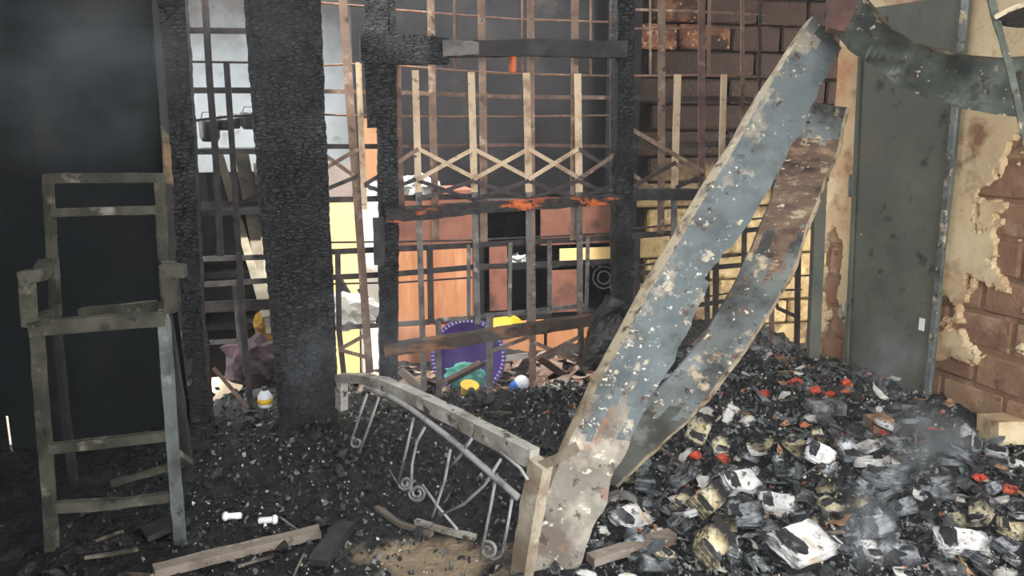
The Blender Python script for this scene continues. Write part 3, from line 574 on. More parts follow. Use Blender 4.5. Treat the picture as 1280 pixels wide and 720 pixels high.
tag(obj('yellow_bag', lumpy(P(331, 408, 4.55, GK), (.055, .05, .09), 3, .35, seed=2), mat('ochre_bag', rgb(168, 132, 50), [(rgb(90, 60, 34), 14, .5, .6)], rough=.7)), 'ochre yellow bag hanging behind the grille left of the thick pillar', 'bag')
tag(obj('cloth_bundle', lumpy(P(318, 452, 4.45, GK), (.16, .1, .14), 3, .4, seed=4), mat('dull_mauve_cloth', rgb(92, 78, 82), [(rgb(120, 70, 86), 8, .55, .64), (rgb(56, 50, 52), 12, .5, .6)], rough=.9)), 'dull mauve cloth bundle low behind the grille left of pillar', 'cloth')
bt = thing('bottle', P(332, 508, 3.82, GK), 'small white bottle with yellow band at the foot of the thick pillar', 'bottle')
bc = P(332, 508, 3.82, GK)
obj('body', lathe([(.03, 0), (.034, .01), (.034, .05), (.02, .072), (.012, .08)], bc, Z, 16), 'ballwhite', bt, True)
obj('label_band', lathe([(.035, .018), (.035, .042)], bc, Z, 16), 'yellow', bt, True); obj('cap', lathe([(.013, .079), (.013, .095), (.008, .097)], bc, Z, 12), 'scrapgrn', bt, True)
# tin with rings, up among the rods
tc0 = G(641, 91, -.1)
tag(obj('ribbed_tin', lathe([(.016, 0)] + [(.021 if i % 2 else .016, .009 + i * .009) for i in range(8)] + [(.016, .085)], tc0, Z, 14), mat('orange_tin', rgb(206, 110, 62), [(rgb(150, 70, 40), 12, .5, .6)], rough=.6), smooth=True), 'small ribbed orange tin hanging under the top beam', 'tin')
# purple basin on edge with things spilled in front of it
bcn = P(585, 445, 4.38, GK); ax = Vector((-.1, -1, .18)).normalized()
bs = thing('basin', Vector((bcn.x, bcn.y, .12)), 'purple plastic basin with pale striped rim standing on edge behind grille', 'basin')
rb = .215
obj('bowl', lathe([(rb * .72, -.10), (rb * .8, -.09), (rb * .95, .0), (rb, .0), (rb * .97, .012), (rb * .86, -.004), (rb * .7, -.085), (.001, -.088)], bcn, ax, 40), 'purple', bs, True)
uu = ax.orthogonal().normalized(); vv = ax.cross(uu); st = []
for i in range(56):
    a = 2 * math.pi * i / 56; d = uu * math.cos(a) + vv * math.sin(a); t = uu * -math.sin(a) + vv * math.cos(a)
    st.append(obox(bcn + d * rb * .885 + ax * .004 - t * .004, t, d, ax, .01, rb * .10, .006))
st = obj('rim_stripes', join(*st), 'rimwhite', bs); st['kind'] = 'stuff'
tag(obj('yellow_lid', lathe([(.095, 0), (.1, .01), (.085, .03), (.02, .04)], P(634, 409, 4.5, GK), Vector((.1, -.5, 1)), 24), 'yellow', smooth=True), 'pale yellow round lid lying right of the purple basin', 'lid')  # a plastic lid lying beside the basin
tag(obj('crumpled_bag', lumpy(P(580, 470, 4.22, GK), (.10, .05, .07), 3, .5, seed=1), 'teal'), 'crumpled teal plastic bag in front of the purple basin', 'bag')
cup = thing('yellow_container', P(586, 506, 4.02, GK), 'melted yellow plastic container lying in the ash before the basin', 'container')
c0 = P(586, 490, 4.0, GK)
obj('body', lathe([(.034, -.045), (.04, -.04), (.046, .04), (.05, .045), (.042, .045)], c0, Vector((.15, -.3, 1)), 18), 'yellow', cup, True)
bl = thing('ball', P(650, 492, 4.05, GK), 'small blue and white plastic ball on ash behind the low beam', 'ball')
c0 = P(649, 480, 4.05, GK)
obj('white_half', lumpy(c0 + Vector((.012, 0, .006)), (.042, .042, .042), 3, 0), 'ballwhite', bl, True); obj('blue_half', lumpy(c0 + Vector((-.018, -.008, -.012)), (.034, .034, .034), 3, 0), 'blue', bl, True)
rnd = random.Random(11)
def foilat(x, y, a, r, lab, cat, m='foil', seed=0): return tag(obj('crumpled_foil' if m == 'foil' else 'crumpled_paper', lumpy(P(x, y, a, GK), (r, r * .6, r * .6), 3, .8, fq=4, seed=seed), m), lab, cat)
foilat(522, 232, 4.5, .10, 'crumpled silvery foil on top of the orange cupboard', 'foil', seed=3)
foilat(466, 240, 4.7, .09, 'crumpled silvery sheet on top edge of the white board', 'foil', seed=5)
foilat(440, 388, 4.4, .14, 'crumpled white paper heap in front of the yellow board', 'paper', 'white', seed=7)
foilat(748, 325, 5.24, .07, 'crumpled grey foil on the smoky wardrobe shelf at right', 'foil', seed=8)
foilat(646, 325, 5.24, .06, 'crumpled grey foil on the smoky wardrobe shelf at left', 'foil', seed=9)
for i, (x0, y0, x1, y1, a, wd, lab, m) in enumerate(((424, 352, 446, 388, 4.45, 9, 'black burnt stick fallen across the white paper heap', 'char_plain'), (450, 360, 476, 406, 4.45, 7, 'thin black stick slanting before the white board', 'char_plain'), (672, 446, 706, 470, 4.3, 9, 'reddish splintered board lying right of the ball', 'rust'), (500, 462, 530, 490, 4.15, 9, 'tan splintered board lying behind the bed rail', 'plank'), (560, 478, 610, 452, 4.12, 5, 'grey twig across the front of the purple basin', 'stick'), (600, 452, 660, 444, 4.5, 7, 'pale slat lying behind the low beam right of the basin', 'white'))):
    tag(obj('splintered_strip', loft([P(x0, y0, a, GK), P(x1, y1, a - .05, GK)], wd * .0043, .02, Z, .1, 2, 2, rough_disp(.006, 20)), m), lab, 'slat')
tag(obj('fan_guard', join(tube([P(755 + 14 * math.cos(t / 12 * 6.283), 347 + 14 * math.sin(t / 12 * 6.283), 5.11, GK) for t in range(13)], .006, 5), tube([P(755 + 8 * math.cos(t / 12 * 6.283), 347 + 8 * math.sin(t / 12 * 6.283), 5.11, GK) for t in range(13)], .005, 5)), 'bar_grey'), 'burnt fan guard of two wire rings behind the grille', 'fan guard')

# ================================================================== LEANING SHEETS, DOOR, BUCKLED METAL
def interp(xs, ys, x):
    if x <= xs[0]: return ys[0] + (ys[1] - ys[0]) * (x - xs[0]) / (xs[1] - xs[0])
    for i in range(len(xs) - 1):
        if x <= xs[i + 1]: return ys[i] + (ys[i + 1] - ys[i]) * (x - xs[i]) / (xs[i + 1] - xs[i])
    return ys[-1] + (ys[-1] - ys[-2]) * (x - xs[-1]) / (xs[-1] - xs[-2])
def dense(st, n):
    out = []
    for i in range(len(st) - 1):
        for k in range(n): out.append([tuple(a + (b - a) * k / n for a, b in zip(p, q)) for p, q in zip(st[i], st[i + 1])])
    out.append([tuple(p) for p in st[-1]]); return out
S1 = [((1008, 27), (1020, 20), (1050, 60)), ((947, 120), (957, 122), (1015, 132)), ((912, 180), (923, 184), (986, 192)), ((873, 240), (885, 246), (954, 252)), ((838, 300), (851, 306), (912, 316)), ((812, 342), (825, 347), (884, 360)), ((770, 420), (784, 426), (850, 436)), ((737, 480), (750, 485), (814, 497)), ((706, 545), (716, 548), (783, 560)), ((681, 613), (688, 615), (755, 628)), ((655, 700), (662, 702), (722, 712)), ((642, 752), (649, 754), (708, 764))]
def slab1():
    rows = []; n = 8
    for l0, l1, r in dense(S1, 8):
        d = lambda p, o: P(p[0], p[1], interp([20, 740], [3.62, 2.42], p[1]) + o)
        A, B, C = d(l0, .055), d((l1[0] - 3.5, l1[1]), .01), d(r, .02)
        tear = .018 * noise.fractal(Vector((l1[1] * .03, 5, 0)), 1, 2, 4) - (.035 if 308 < r[1] < 352 else 0)
        C = C + X * tear
        row = [A, A.lerp(B, .5), B] + [B.lerp(C, j / n) for j in range(1, n + 1)]
        row = [p + GN * (.007 * noise.fractal(p * 6, 1, 2, 4)) for p in row]; rows.append(row)
    nrw = len(rows)
    return sheet(rows, Vector((.004, .032, 0)), lambda i, j: 2 if j < 2 else (1 if i + 5 * math.sin(j * 1.3) > nrw * .66 else (3 if i + 6 * math.sin(j * .9 + 1) > nrw * .36 or j < 3.6 + 1.6 * math.sin(i * .7) + math.sin(i * 1.9) else 0)))
tag(obj('leaning_sheet', slab1(), ['slab', 'slab_low', 'slab_edge', 'slab_flaked']), 'long pale blue-grey metal sheet with flaking paint leaning in the foreground', 'metal sheet')
S2R = [(1058, 134), (1045, 190), (1030, 224), (1010, 280), (985, 350), (950, 405), (920, 450), (880, 500), (850, 530), (800, 578), (768, 606)]
S2L = [(998, 126), (982, 190), (968, 240), (948, 290), (922, 350), (880, 420), (845, 465), (810, 500), (788, 525), (758, 570), (742, 606)]
def slab2():
    rows = []; n = 8
    for l, r in dense(list(zip(S2L, S2R)), 7):
        dd = interp([130, 606], [3.85, 2.88], (l[1] + r[1]) / 2)
        A, B = P(l[0], l[1], dd + .03), P(r[0], r[1], dd)
        row = [A.lerp(B, j / n) for j in range(n + 1)] + [P(r[0] + 4, r[1] + 2, dd + .04)]
        row = [p + GN * (.014 * noise.fractal(p * 7 + Vector((3, 0, 0)), 1, 2, 4)) for p in row]; rows.append(row)
    return sheet(rows, Vector((0, .02, 0)), lambda i, j: 1 if j == n else (0 if i + math.sin(j * 2.2) < 5 else 2 if i + 4 * math.sin(j * 1.1) < 24 else (3 if i + 3 * math.sin(j * 1.7) > 52 else 0)))
tag(obj('leaning_sheet', slab2(), ['slab_dark', 'slab_edge', 'slab_rusty', 'slab_ash']), 'warped sooty metal sheet curving down behind the pale leaning sheet', 'metal sheet')
# door leaf against the right wall
dr = struct('door_1', sheet([[W(1075 - 20 * t + (138 - 33 * t) * s, (12 + 440 * t) * (1 - s) + (-8 + 512 * t) * s, .035 + .004 * noise.noise(Vector((s * 4, t * 6, 2)))) for s in [k / 10 for k in range(11)]] for t in [k / 22 for k in range(23)]], -WN * .022), 'door')
for (x0, x1, y) in ((1165, 1194, 140), (1065, 1066, 300)): pass
for t0, t1 in ((.02, .99),):
    obj('edge_strip', loft([W(1207 - 49 * t, -5 + 508 * t, .045) for t in (0, .3, .6, 1)], .03, .014, WD, 9, 1, 1), 'slab_dark', dr)
    obj('edge_strip', loft([W(1078 - 20 * t, 14 + 440 * t, .045) for t in (0, .3, .6, 1)], .02, .012, WD, 9, 1, 1), 'door', dr)
for (x, y) in ((1063, 232), (1055, 392)): obj('hinge', tube([W(x, y - 14, .05), W(x - 1, y + 14, .05)], .009, 8), 'slab_dark', dr, True)
obj('lock_plate', obox(W(1149, 412, .036), WD, Z, WN, .03, .06, .006), 'bone', dr)
obj('knob', lathe([(.008, 0), (.012, .012), (.006, .018)], W(1102, 339, .036), WN, 10), 'rust', dr, True)
# iron upright at the corner
pp = [P(1025, 222, 4.2), P(1021, 330, 4.2), P(1016, 446, 4.2)]
tag(obj('corner_pole', loft(pp, .058, .05, X, .3), 'door'), 'grey green square iron pole standing in the corner left of the door', 'pole')
# buckled band across the top right
UB = [(1060, -40), (1087, 4), (1115, 37), (1145, 55), (1190, 69), (1215, 72), (1252, 75), (1292, 72)]
LB = [(1030, 20), (1060, 62), (1090, 83), (1122, 105), (1160, 122), (1202, 136), (1262, 145), (1296, 148)]
def bandm():
    rows = []
    for (u, l) in dense(list(zip(UB, LB)), 6):
        d = interp([1030, 1296], [3.55, 2.95], (u[0] + l[0]) / 2); A, B = P(u[0], u[1], d + .05), P(l[0], l[1], d - .03)
        rows.append([P(u[0], u[1] - 3, d + .1)] + [A.lerp(B, j / 7) + GN * (.02 * math.sin(j / 7 * math.pi) + .03 * noise.fractal(A.lerp(B, j / 7) * 5, 1, 2, 3)) for j in range(8)])
    return sheet(rows, Vector((.005, .012, 0)), lambda i, j: 1 if j == 0 else 0)
tag(obj('buckled_sheet', bandm(), ['band', 'band_worn']), 'buckled dark green metal band sagging across the door top', 'metal sheet')
tag(obj('rusty_beam_end', loft([P(1066, -60, 3.5), P(1052, 0, 3.45), P(1044, 40, 3.42)], [.13, .11, .07], .05, X, .02, 4, 3, rough_disp(.008, 14)), 'rust'), 'rusty brown iron stub hanging from the top above the leaning sheet', 'iron stub')
tag(obj('twisted_strip', loft([P(1232, -40, 2.9), P(1243, 18, 2.9), P(1256, 62, 2.86), P(1268, 110, 2.82), P(1280, 165, 2.8), P(1288, 210, 2.8)], .025, .006, X, .03, 2, 1, rough_disp(.004)), 'band'), 'twisted thin green iron strip hanging at the far right edge', 'iron strip')
tag(obj('curled_flap', sheet([[P(1244 + 48 * s, 22 - 16 * s + (30 - 10 * s) * t * s + 8 * t, 2.84 + .1 * t) for t in [k / 5 for k in range(6)]] for s in [k / 6 for k in range(7)]], Vector((0, .006, .002))), ['black']), 'black curled metal flap at the top right corner', 'metal flap')
tag(obj('lit_edge_strip', loft([P(1243, 22, 2.83), P(1262, 12, 2.82), P(1292, 0, 2.8)], .016, .008, Z, .05), 'slab_edge'), 'thin pale lit edge along the black curled flap', 'lit edge')  # pale colour paints the light on the flap's edge

# ================================================================== FALLEN BED END
BA, BK = 2.50, -1.05
def B(px, py, o=0.0): return P(px, py, BA + o, BK)
BU = Vector((1, BK, 0)).normalized()
be = thing('bed_end', F(640, 700), 'fallen ornamental iron bed end with scrolls lying in the ash at centre front', 'bed end')
rail = [(424, 472), (452, 473), (480, 479), (520, 497), (570, 522), (620, 548), (668, 573)]
obj('top_rail', loft([B(*p) for p in rail], [.034, .036, .042, .048, .055, .06, .064], .045, Z, .03, 3, 3, rough_disp(.003, 14)), 'bed', be)
tk = [(456, 485), (490, 497), (515, 512), (560, 546), (600, 580), (648, 622)]
obj('lower_tube', tube([B(*p, -.05) for p in tk], [.010, .0125], 8, .05), 'scroll', be, True)
obj('leg', loft([B(427, 470), B(427, 492), B(427, 511)], .045, .035, BU, .05), 'bed', be)
obj('leg', loft([B(677, 578), B(668, 620), B(658, 680), B(650, 735)], [.062, .064, .064, .064], .05, BU, .04, 2, 2, rough_disp(.004)), 'bed_leg', be)
obj('corner_bracket', loft([B(676, 582), B(700, 572), B(725, 556)], .03, .02, Z, .05), 'bed_leg', be)
def spiral(cx, cy, r, a0, turns, sgn=1):
    return [(cx + r * (1 - .75 * t) * math.cos(a0 + sgn * turns * 6.283 * t), cy + r * (1 - .75 * t) * math.sin(a0 + sgn * turns * 6.283 * t)) for t in [k / 18 for k in range(19)]]
SC = [[(459, 492), (448, 524), (440, 548)] + spiral(446, 553, 7, 2.9, 1.0, -1), [(474, 496), (462, 530), (449, 566)],
      [(517, 522), (508, 562), (498, 604)] + spiral(507, 604, 9, 3.1, 1.6, -1), [(531, 534), (521, 552), (515, 580), (514, 612)] + spiral(522, 616, 11, 3.1, 1.7, -1),
      [(563, 562), (556, 600), (547, 628), (540, 648)], [(621, 592), (612, 640), (600, 700)], [(640, 624), (634, 660), (628, 692)] + spiral(611, 688, 17, .2, .35, 1)[:10], spiral(610, 688, 12, -2.2, 1.3, 1),
      [(626, 574), (606, 606), (580, 630), (552, 643)], [(528, 606), (548, 634), (572, 662)], [(590, 548), (575, 570), (566, 580)], [(625, 565), (650, 585), (660, 600)]]
for p in SC: obj('scroll', tube([B(*q, -.05) for q in p], .0056, 6), 'scroll', be, True)

# ================================================================== BURNT CHAIR
ch = thing('chair', F(140, 690), 'tall scorched bare frame of an armchair against the left wall', 'chair')
CF, CBk, CK = 2.80, 3.12, .12
def cp(x, y, a): return P(x, y, a, CK)
def part(name, pts, wd, dp, a, wdir=None, m='chairw'):
    pts = [cp(x, y, a if not isinstance(a, (list, tuple)) else a[i]) for i, (x, y) in enumerate(pts)]
    v = abs(pts[-1].z - pts[0].z) > .5 * (pts[-1] - pts[0]).length
    return obj(name, loft(pts, wd, dp, wdir or (X if v else Z), .05, 2, 2, rough_disp(.003, 14)), m, ch)
part('front_leg', [(46, 414), (52, 500), (60, 600), (66, 700)], .034, .034, CF); part('front_leg', [(205, 398), (212, 500), (219, 600), (226, 684)], .032, .034, CF, None, 'chair_lit')
part('seat_rail', [(38, 411), (120, 404), (208, 397)], .05, .04, CF); part('seat_rail', [(100, 390), (195, 381)], .03, .04, CBk); part('seat_rail', [(44, 406), (62, 394)], .045, .035, [CF, CBk]); part('seat_rail', [(205, 394), (203, 384)], .045, .035, [CF, CBk])
part('stretcher', [(58, 561), (216, 544)], .034, .03, CF); part('stretcher', [(150, 629), (218, 620)], .032, .03, CF + .02); part('stretcher', [(140, 604), (236, 577)], .025, .025, CBk)
part('stretcher', [(220, 566), (238, 578)], .022, .022, [CF + .03, CBk]); part('stretcher', [(66, 634), (150, 629)], .038, .03, CF + .02)
part('back_post', [(60, 222), (64, 300), (70, 395)], .03, .03, CBk); part('rear_leg', [(70, 395), (82, 520), (92, 600)], .026, .026, CBk, None, 'char_plain'); part('back_post', [(199, 222), (203, 300), (209, 388)], .03, .03, CBk); part('rear_leg', [(209, 388), (226, 500), (238, 600)], .026, .026, CBk, None, 'char_plain')  # rear legs coloured darker to put in the shade below the seat
part('back_rail', [(55, 223), (205, 222)], .034, .03, CBk); part('back_rail', [(64, 266), (203, 262)], .03, .025, CBk)
part('armrest', [(207, 332), (218, 339)], .05, .04, [CBk, CF], X); part('armrest', [(202, 338), (232, 338)], .042, .05, CF); part('armrest', [(26, 346), (50, 343), (58, 330)], .04, .045, [CF, CF, CBk])
part('arm_post', [(211, 346), (214, 390)], .036, .036, CF); part('arm_post', [(34, 352), (38, 408)], .04, .036, CF)

# ================================================================== LOOSE TIMBER ON THE FLOOR
def onfloor(px, py, up=.02):
    d = ray(px, py); t = 1.6                    # first place where the line of sight meets the rubble
    while t < 6:
        p = EYE + d * t
        if p.z < H(p.x, p.y) + up: break
        t += .01
    return p
def lay(name, pts, wd, th, m, label, cat, up=.03):
    return tag(obj(name, loft([onfloor(x, y, up) for x, y in pts], wd, th, Z.cross((onfloor(*pts[-1]) - onfloor(*pts[0])).normalized()), .04, 3, 2, rough_disp(.004, 14)), m), label, cat)
lay('plank', [(192, 714), (290, 690), (400, 664)], .055, .03, 'plank', 'long grey scorched plank lying at the lower left front', 'plank')
lay('plank', [(432, 656), (414, 680), (398, 704)], .07, .03, 'char_plain', 'short dark burnt plank lying left of the sandy patch', 'plank')
lay('plank', [(180, 668), (232, 646)], .10, .02, 'char_plain', 'dark splintered board lying under the chair legs', 'plank')
lay('plank', [(738, 700), (790, 684), (840, 668)], .05, .03, 'plank', 'tan splintered lath lying right of the sheet foot', 'plank')
lay('plank', [(520, 652), (560, 664), (595, 672)], .02, .018, 'bed', 'thin pale stick lying below the iron scrolls', 'stick')
lay('plank', [(470, 634), (500, 655), (540, 668)], .02, .015, 'stick', 'thin grey stick lying on the edge of sandy patch', 'stick')
lay('concrete_slab', [(1010, 508), (1052, 508)], .10, .05, 'ash', 'flat grey concrete lump on the rubble near the door foot', 'concrete')
lay('wood_block', [(1160, 548), (1215, 552)], .09, .05, 'char_plain', 'dark square wood block on the rubble right of door foot', 'block', .03)
lay('cream_block', [(1240, 530), (1268, 542)], .14, .10, 'plaster', 'cream plaster lump on rubble against the right wall', 'plaster', .05)
lay('brick_lump', [(1085, 530), (1110, 528)], .09, .06, 'laterite', 'brown laterite lump on the rubble below the door', 'brick', .03)
def insul(px, py, ang, lab):
    c = onfloor(px, py, .02); d = Vector((math.cos(ang), math.sin(ang), 0))
    o = thing('white_fitting', c, lab, 'fitting')
    obj('body', lathe([(.012, -.035), (.016, -.03), (.012, -.01), (.013, .03), (.009, .036)], c, d, 12), 'bone', o, True)
    obj('collar', lathe([(.018, -.03), (.018, -.018)], c, d, 12), 'bone', o, True)
insul(290, 645, .1, 'white porcelain fitting lying left on black ash, lower left'); insul(335, 650, 3.3, 'white porcelain fitting lying right on black ash, lower left')
# coil of wire near the sheet foot
cc = onfloor(776, 634, .03)
tag(obj('wire_coil', join(*[tube([cc + Vector((.07 * math.cos(t / 10 * 3.1416), k * .009 - .03, .05 * math.sin(t / 10 * 3.1416))) for t in range(11)], .002, 4) for k in range(9)]), 'bar_grey'), 'grey burnt wire coil lying right of the sheet foot', 'coil')

# ================================================================== RUBBLE
def proj(p):
    d = Vector(p) - EYE; f = d.dot(FW); return 640 + FPX * d.x / f, 360 - FPX * d.dot(UP) / f
NEAR = [((1010, 690), 'the largest white paper bundle'), ((1200, 680), 'the white topped paper bundle'), ((1110, 600), 'the fanned magazine'), ((930, 630), 'the cluster of pale books'), ((715, 690), 'the foot of the pale sheet'), ((1130, 520), 'the foot of the door'), ((1262, 560), 'the plaster lump by the right wall'), ((960, 540), 'the lower edge of the warped sheet'),
        ((1020, 470), 'the corner pole'), ((820, 620), 'the grey wire coil'), ((640, 510), 'the low beam and the ball'), ((540, 600), 'the iron scrolls'), ((430, 560), 'the left leg of the bed end'), ((380, 520), 'the foot of the thick pillar'), ((300, 600), 'the white porcelain fittings'), ((290, 700), 'the long grey plank'), ((150, 640), 'the legs of the armchair'), ((480, 690), 'the sandy patch')]
def near_to(p):
    x, y = proj(p); return min(NEAR, key=lambda m: math.hypot(x - m[0][0], (y - m[0][1]) * 1.5))[1]
rnd = random.Random(5)
def hull(seed, n=11, sx=1, sy=.8, sz=.6):
    r = random.Random(seed); bm = bmesh.new()
    for _ in range(n):
        v = Vector((r.gauss(0, 1), r.gauss(0, 1), r.gauss(0, 1))).normalized() * r.uniform(.7, 1.0)
        bm.verts.new((v.x * sx, v.y * sy, v.z * sz))
    g = bmesh.ops.convex_hull(bm, input=bm.verts[:])
    for v in [v for v in bm.verts if not v.link_faces]: bm.verts.remove(v)
    me = bpy.data.meshes.new('lump'); bm.to_mesh(me); bm.free(); return me
def protos(name, meshes, m):
    out = []
    for me in meshes:
        me.name = name; me.materials.append(M[m]); o = bpy.data.objects.new(name, me); out.append(o)
    return out
def visible(x, y):
    return x < wallx(y) - .07 and abs(x) < .66 * y * 1.02 + .05
def spot(x0, x1, y0, y1):
    while True:
        x, y = rnd.uniform(x0, x1), rnd.uniform(y0, y1)
        if visible(x, y): return x, y
def scatter(name, meshes, m, n, sizes, area, label, cat, group, bury=.3, dens=None, flat=False, child=None):
    pr = protos(name, meshes, m); k = 0
    while k < n:
        x, y = spot(*area)
        if dens and rnd.random() > dens(x, y): continue
        s = rnd.uniform(*sizes); s = sizes[0] + (sizes[1] - sizes[0]) * rnd.random() ** 2
        o = rnd.choice(pr).copy(); COL.objects.link(o); o.scale = (s, s * (rnd.uniform(.4, 1.1) if flat else rnd.uniform(.7, 1.2)), s * rnd.uniform(.6, 1.1))
        o.rotation_euler = (rnd.gauss(0, .35), rnd.gauss(0, .35), rnd.uniform(0, 6.28)) if flat else (rnd.uniform(0, 6.28), rnd.uniform(-.6, .6), rnd.uniform(0, 6.28))
        o.location = (x, y, H(x, y) + s * bury)
        q = near_to(o.location); z_ = 'large ' if s > sizes[0] + .45 * (sizes[1] - sizes[0]) else 'small '
        tag(o, z_ + label + ' near ' + q, cat, z_ + group + ' near ' + q); k += 1
    for p in pr: bpy.data.objects.remove(p)
AREA = (-1.7, 2.3, 2.2, 4.35); RIGHT = (.1, 2.3, 2.15, 4.3)
nosand = lambda x, y: 1 - .8 * math.exp(-((x + .26) / .26) ** 2 - ((y - 2.50) / .2) ** 2)
rightish = lambda x, y: sst(-.1, .6, x)
# larger lumps of charcoal one by one, the small ones as one bed
scatter('charcoal_lump', [hull(i) for i in range(8)], 'lump_u', 300, (.022, .055), AREA, 'black charcoal lump', 'charcoal', 'charcoal lumps', .35, nosand)
def small_bed(n, sizes, area, dens, seed):
    r = random.Random(seed); P_ = []
    for i in range(10):
        me = hull(100 + seed + i, 8); P_.append(([v.co.copy() for v in me.vertices], [list(p.vertices) for p in me.polygons])); bpy.data.meshes.remove(me)
    V, Fc = [], []; k = 0
    while k < n:
        x, y = r.uniform(area[0], area[1]), r.uniform(area[2], area[3])
        if not visible(x, y) or r.random() > dens(x, y) or (x < -1.4 and y > GA + GK * x - .1): continue
        s = sizes[0] + (sizes[1] - sizes[0]) * r.random() ** 2; mt = Euler((r.uniform(0, 6), r.uniform(0, 6), r.uniform(0, 6))).to_matrix() * s
        c = Vector((x, y, H(x, y) + s * .25)); vs, fs = r.choice(P_); b = len(V)
        V += [mt @ v + c for v in vs]; Fc += [[i + b for i in f] for f in fs]; k += 1
    return V, Fc
o = obj('small_charcoal', small_bed(9000, (.006, .022), (-1.7, 2.3, 2.2, 4.7), nosand, 1), 'lump'); tag(o, 'bed of small black charcoal crumbs over the floor', 'charcoal', None, 'stuff')
o = obj('ash_glint_crumbs', small_bed(7000, (.005, .022), (-1.3, 2.3, 2.2, 4.4), lambda x, y: .22 + .78 * rightish(x, y), 2), 'ash'); tag(o, 'grey ash crumbs and glint specks scattered among the charcoal', 'ash', None, 'stuff')  # crumbs at the left also stand in for glints
o = obj('paper_glint_crumbs', small_bed(2600, (.004, .013), (-1.3, 2.3, 2.2, 4.3), lambda x, y: .4 + .6 * rightish(x, y), 3), 'paper'); tag(o, 'tiny white paper flakes and glint specks scattered over the rubble', 'paper flakes', None, 'stuff')  # real flakes at the right, those at the left double as painted glints
scatter('ash_lump', [hull(40 + i, 9, 1, .7, .42) for i in range(6)], 'ash_u', 240, (.018, .058), RIGHT, 'pale grey ash lump', 'ash', 'ash lumps', .3, rightish)
scatter('clay_shard', [hull(60 + i, 9, 1, .7, .3) for i in range(6)], 'shard_u', 140, (.014, .045), RIGHT, 'orange clay shard', 'shard', 'clay shards', .5, rightish, True)
def scrapmesh(seed):
    r = random.Random(seed); k = r.uniform(-.5, .5); rows = []
    for i in range(4):
        rows.append([Vector((i / 1.5 - 1 + r.uniform(-.34, .34), (j / 1.0 - 1) * r.uniform(.35, 1.15) + r.uniform(-.3, .3), k * ((i / 1.5 - 1) ** 2) + r.uniform(-.08, .08))) for j in range(3)])
    d = sheet(rows, Vector((0, 0, -.05))); me = bpy.data.meshes.new('scrap'); me.from_pydata([tuple(v) for v in d[0]], [], d[1]); return me
scatter('paper_scrap', [scrapmesh(i) for i in range(8)], 'paper_u', 200, (.016, .05), RIGHT, 'scorched white paper scrap', 'paper', 'paper scraps', .6, rightish, True)
scatter('charred_leaf', [scrapmesh(130 + i) for i in range(8)], 'leaf_u', 280, (.018, .06), RIGHT, 'curled dark grey charred page', 'charred page', 'charred pages', .5, rightish, True)
scatter('green_scrap', [scrapmesh(30 + i) for i in range(5)], 'green_u', 60, (.02, .05), RIGHT, 'dull green scrap', 'scrap', 'green scraps', .6, rightish, True)
scatter('brown_scrap', [scrapmesh(50 + i) for i in range(5)], 'brown_u', 70, (.02, .045), RIGHT, 'curled brown burnt scrap', 'scrap', 'brown scraps', .6, rightish, True)
def stickmesh(seed):
    r = random.Random(seed); d = loft([Vector((-1, 0, 0)), Vector((0, r.uniform(-.05, .05), r.uniform(-.05, .05))), Vector((1, r.uniform(-.1, .1), 0))], [.14, .16, .1], .1, Vector((0, 1, 0)))
    me = bpy.data.meshes.new('stick'); me.from_pydata([tuple(v) for v in d[0]], [], d[1]); return me
scatter('burnt_stick', [stickmesh(i) for i in range(6)], 'stick', 60, (.03, .11), AREA, 'thin burnt stick', 'stick', 'burnt sticks', .25, nosand, True)
# red melted scraps at the top of the right heap
RL = ['leftmost red melted scrap high on the dark heap', 'red melted scrap in the middle of the right rubble by brown scraps', 'large red melted scrap left of the concrete lump', 'red melted scrap just above the concrete lump', 'red melted scrap second from left high on the heap', 'red melted scrap third from left high on the heap', 'red melted scrap below the concrete lump', 'red melted scrap left of two under the warped sheet', 'red melted scrap right of two under the warped sheet', 'red melted scrap left of two at the right edge of the rubble', 'red melted scrap right of two at the right edge of the rubble', 'red melted scrap left of the dark wood block', 'red melted scrap on top of the dark wood block']
for i, (x, y, r) in enumerate(((956, 492, 9), (1008, 572, 9), (1036, 492, 8), (1058, 480, 10), (995, 478, 10), (1018, 488, 9), (1052, 548, 9), (868, 568, 11), (905, 574, 10), (1226, 598, 10), (1264, 612, 10), (1105, 540, 9), (1175, 542, 12))):
    c = onfloor(x, y, .02); s = r * .85 * c.y / FPX
    tag(obj('melted_scrap', lumpy(c, (s, s * .8, s * .7), 2, .8, fq=4, seed=i), 'red'), RL[i], 'scrap', 'red scraps on the right rubble')

# burnt books and paper bundles
def ragged(r, l, wv, na, nb, fz, rag=.12):
    rows = []
    for a in range(na + 1):
        row = []
        for b in range(nb + 1):
            x = -l + 2 * l * a / na; y = -wv + 2 * wv * b / nb
            if a in (0, na) or b in (0, nb): x *= 1 - r.uniform(0, rag); y *= 1 - r.uniform(0, rag)
            row.append(Vector((x, y, fz(x, y))))
        rows.append(row)
    return rows
def bookmesh(seed, fan, m):
    r = random.Random(seed); ds = []; n = 12
    for i in range(n):
        dx, dy, z = r.uniform(-.06, .06), r.uniform(-.05, .05), i / n * .5; k = r.uniform(-.06, .1)
        rows = ragged(r, 1 - r.uniform(0, .16), .72 - r.uniform(0, .1), 5, 4, lambda x, y: z + fan * i * .07 * max(0, x) + k * x * x + .02 * r.uniform(-1, 1), .2 if i > 8 else .1)
        ds.append(sheet([[p + Vector((dx, dy, 0)) for p in q] for q in rows], Vector((0, 0, -.026))))
    d = join(*ds); me = bpy.data.meshes.new('page_block'); me.from_pydata([tuple(v) for v in d[0]], [], d[1]); me.materials.append(M[m]); return me
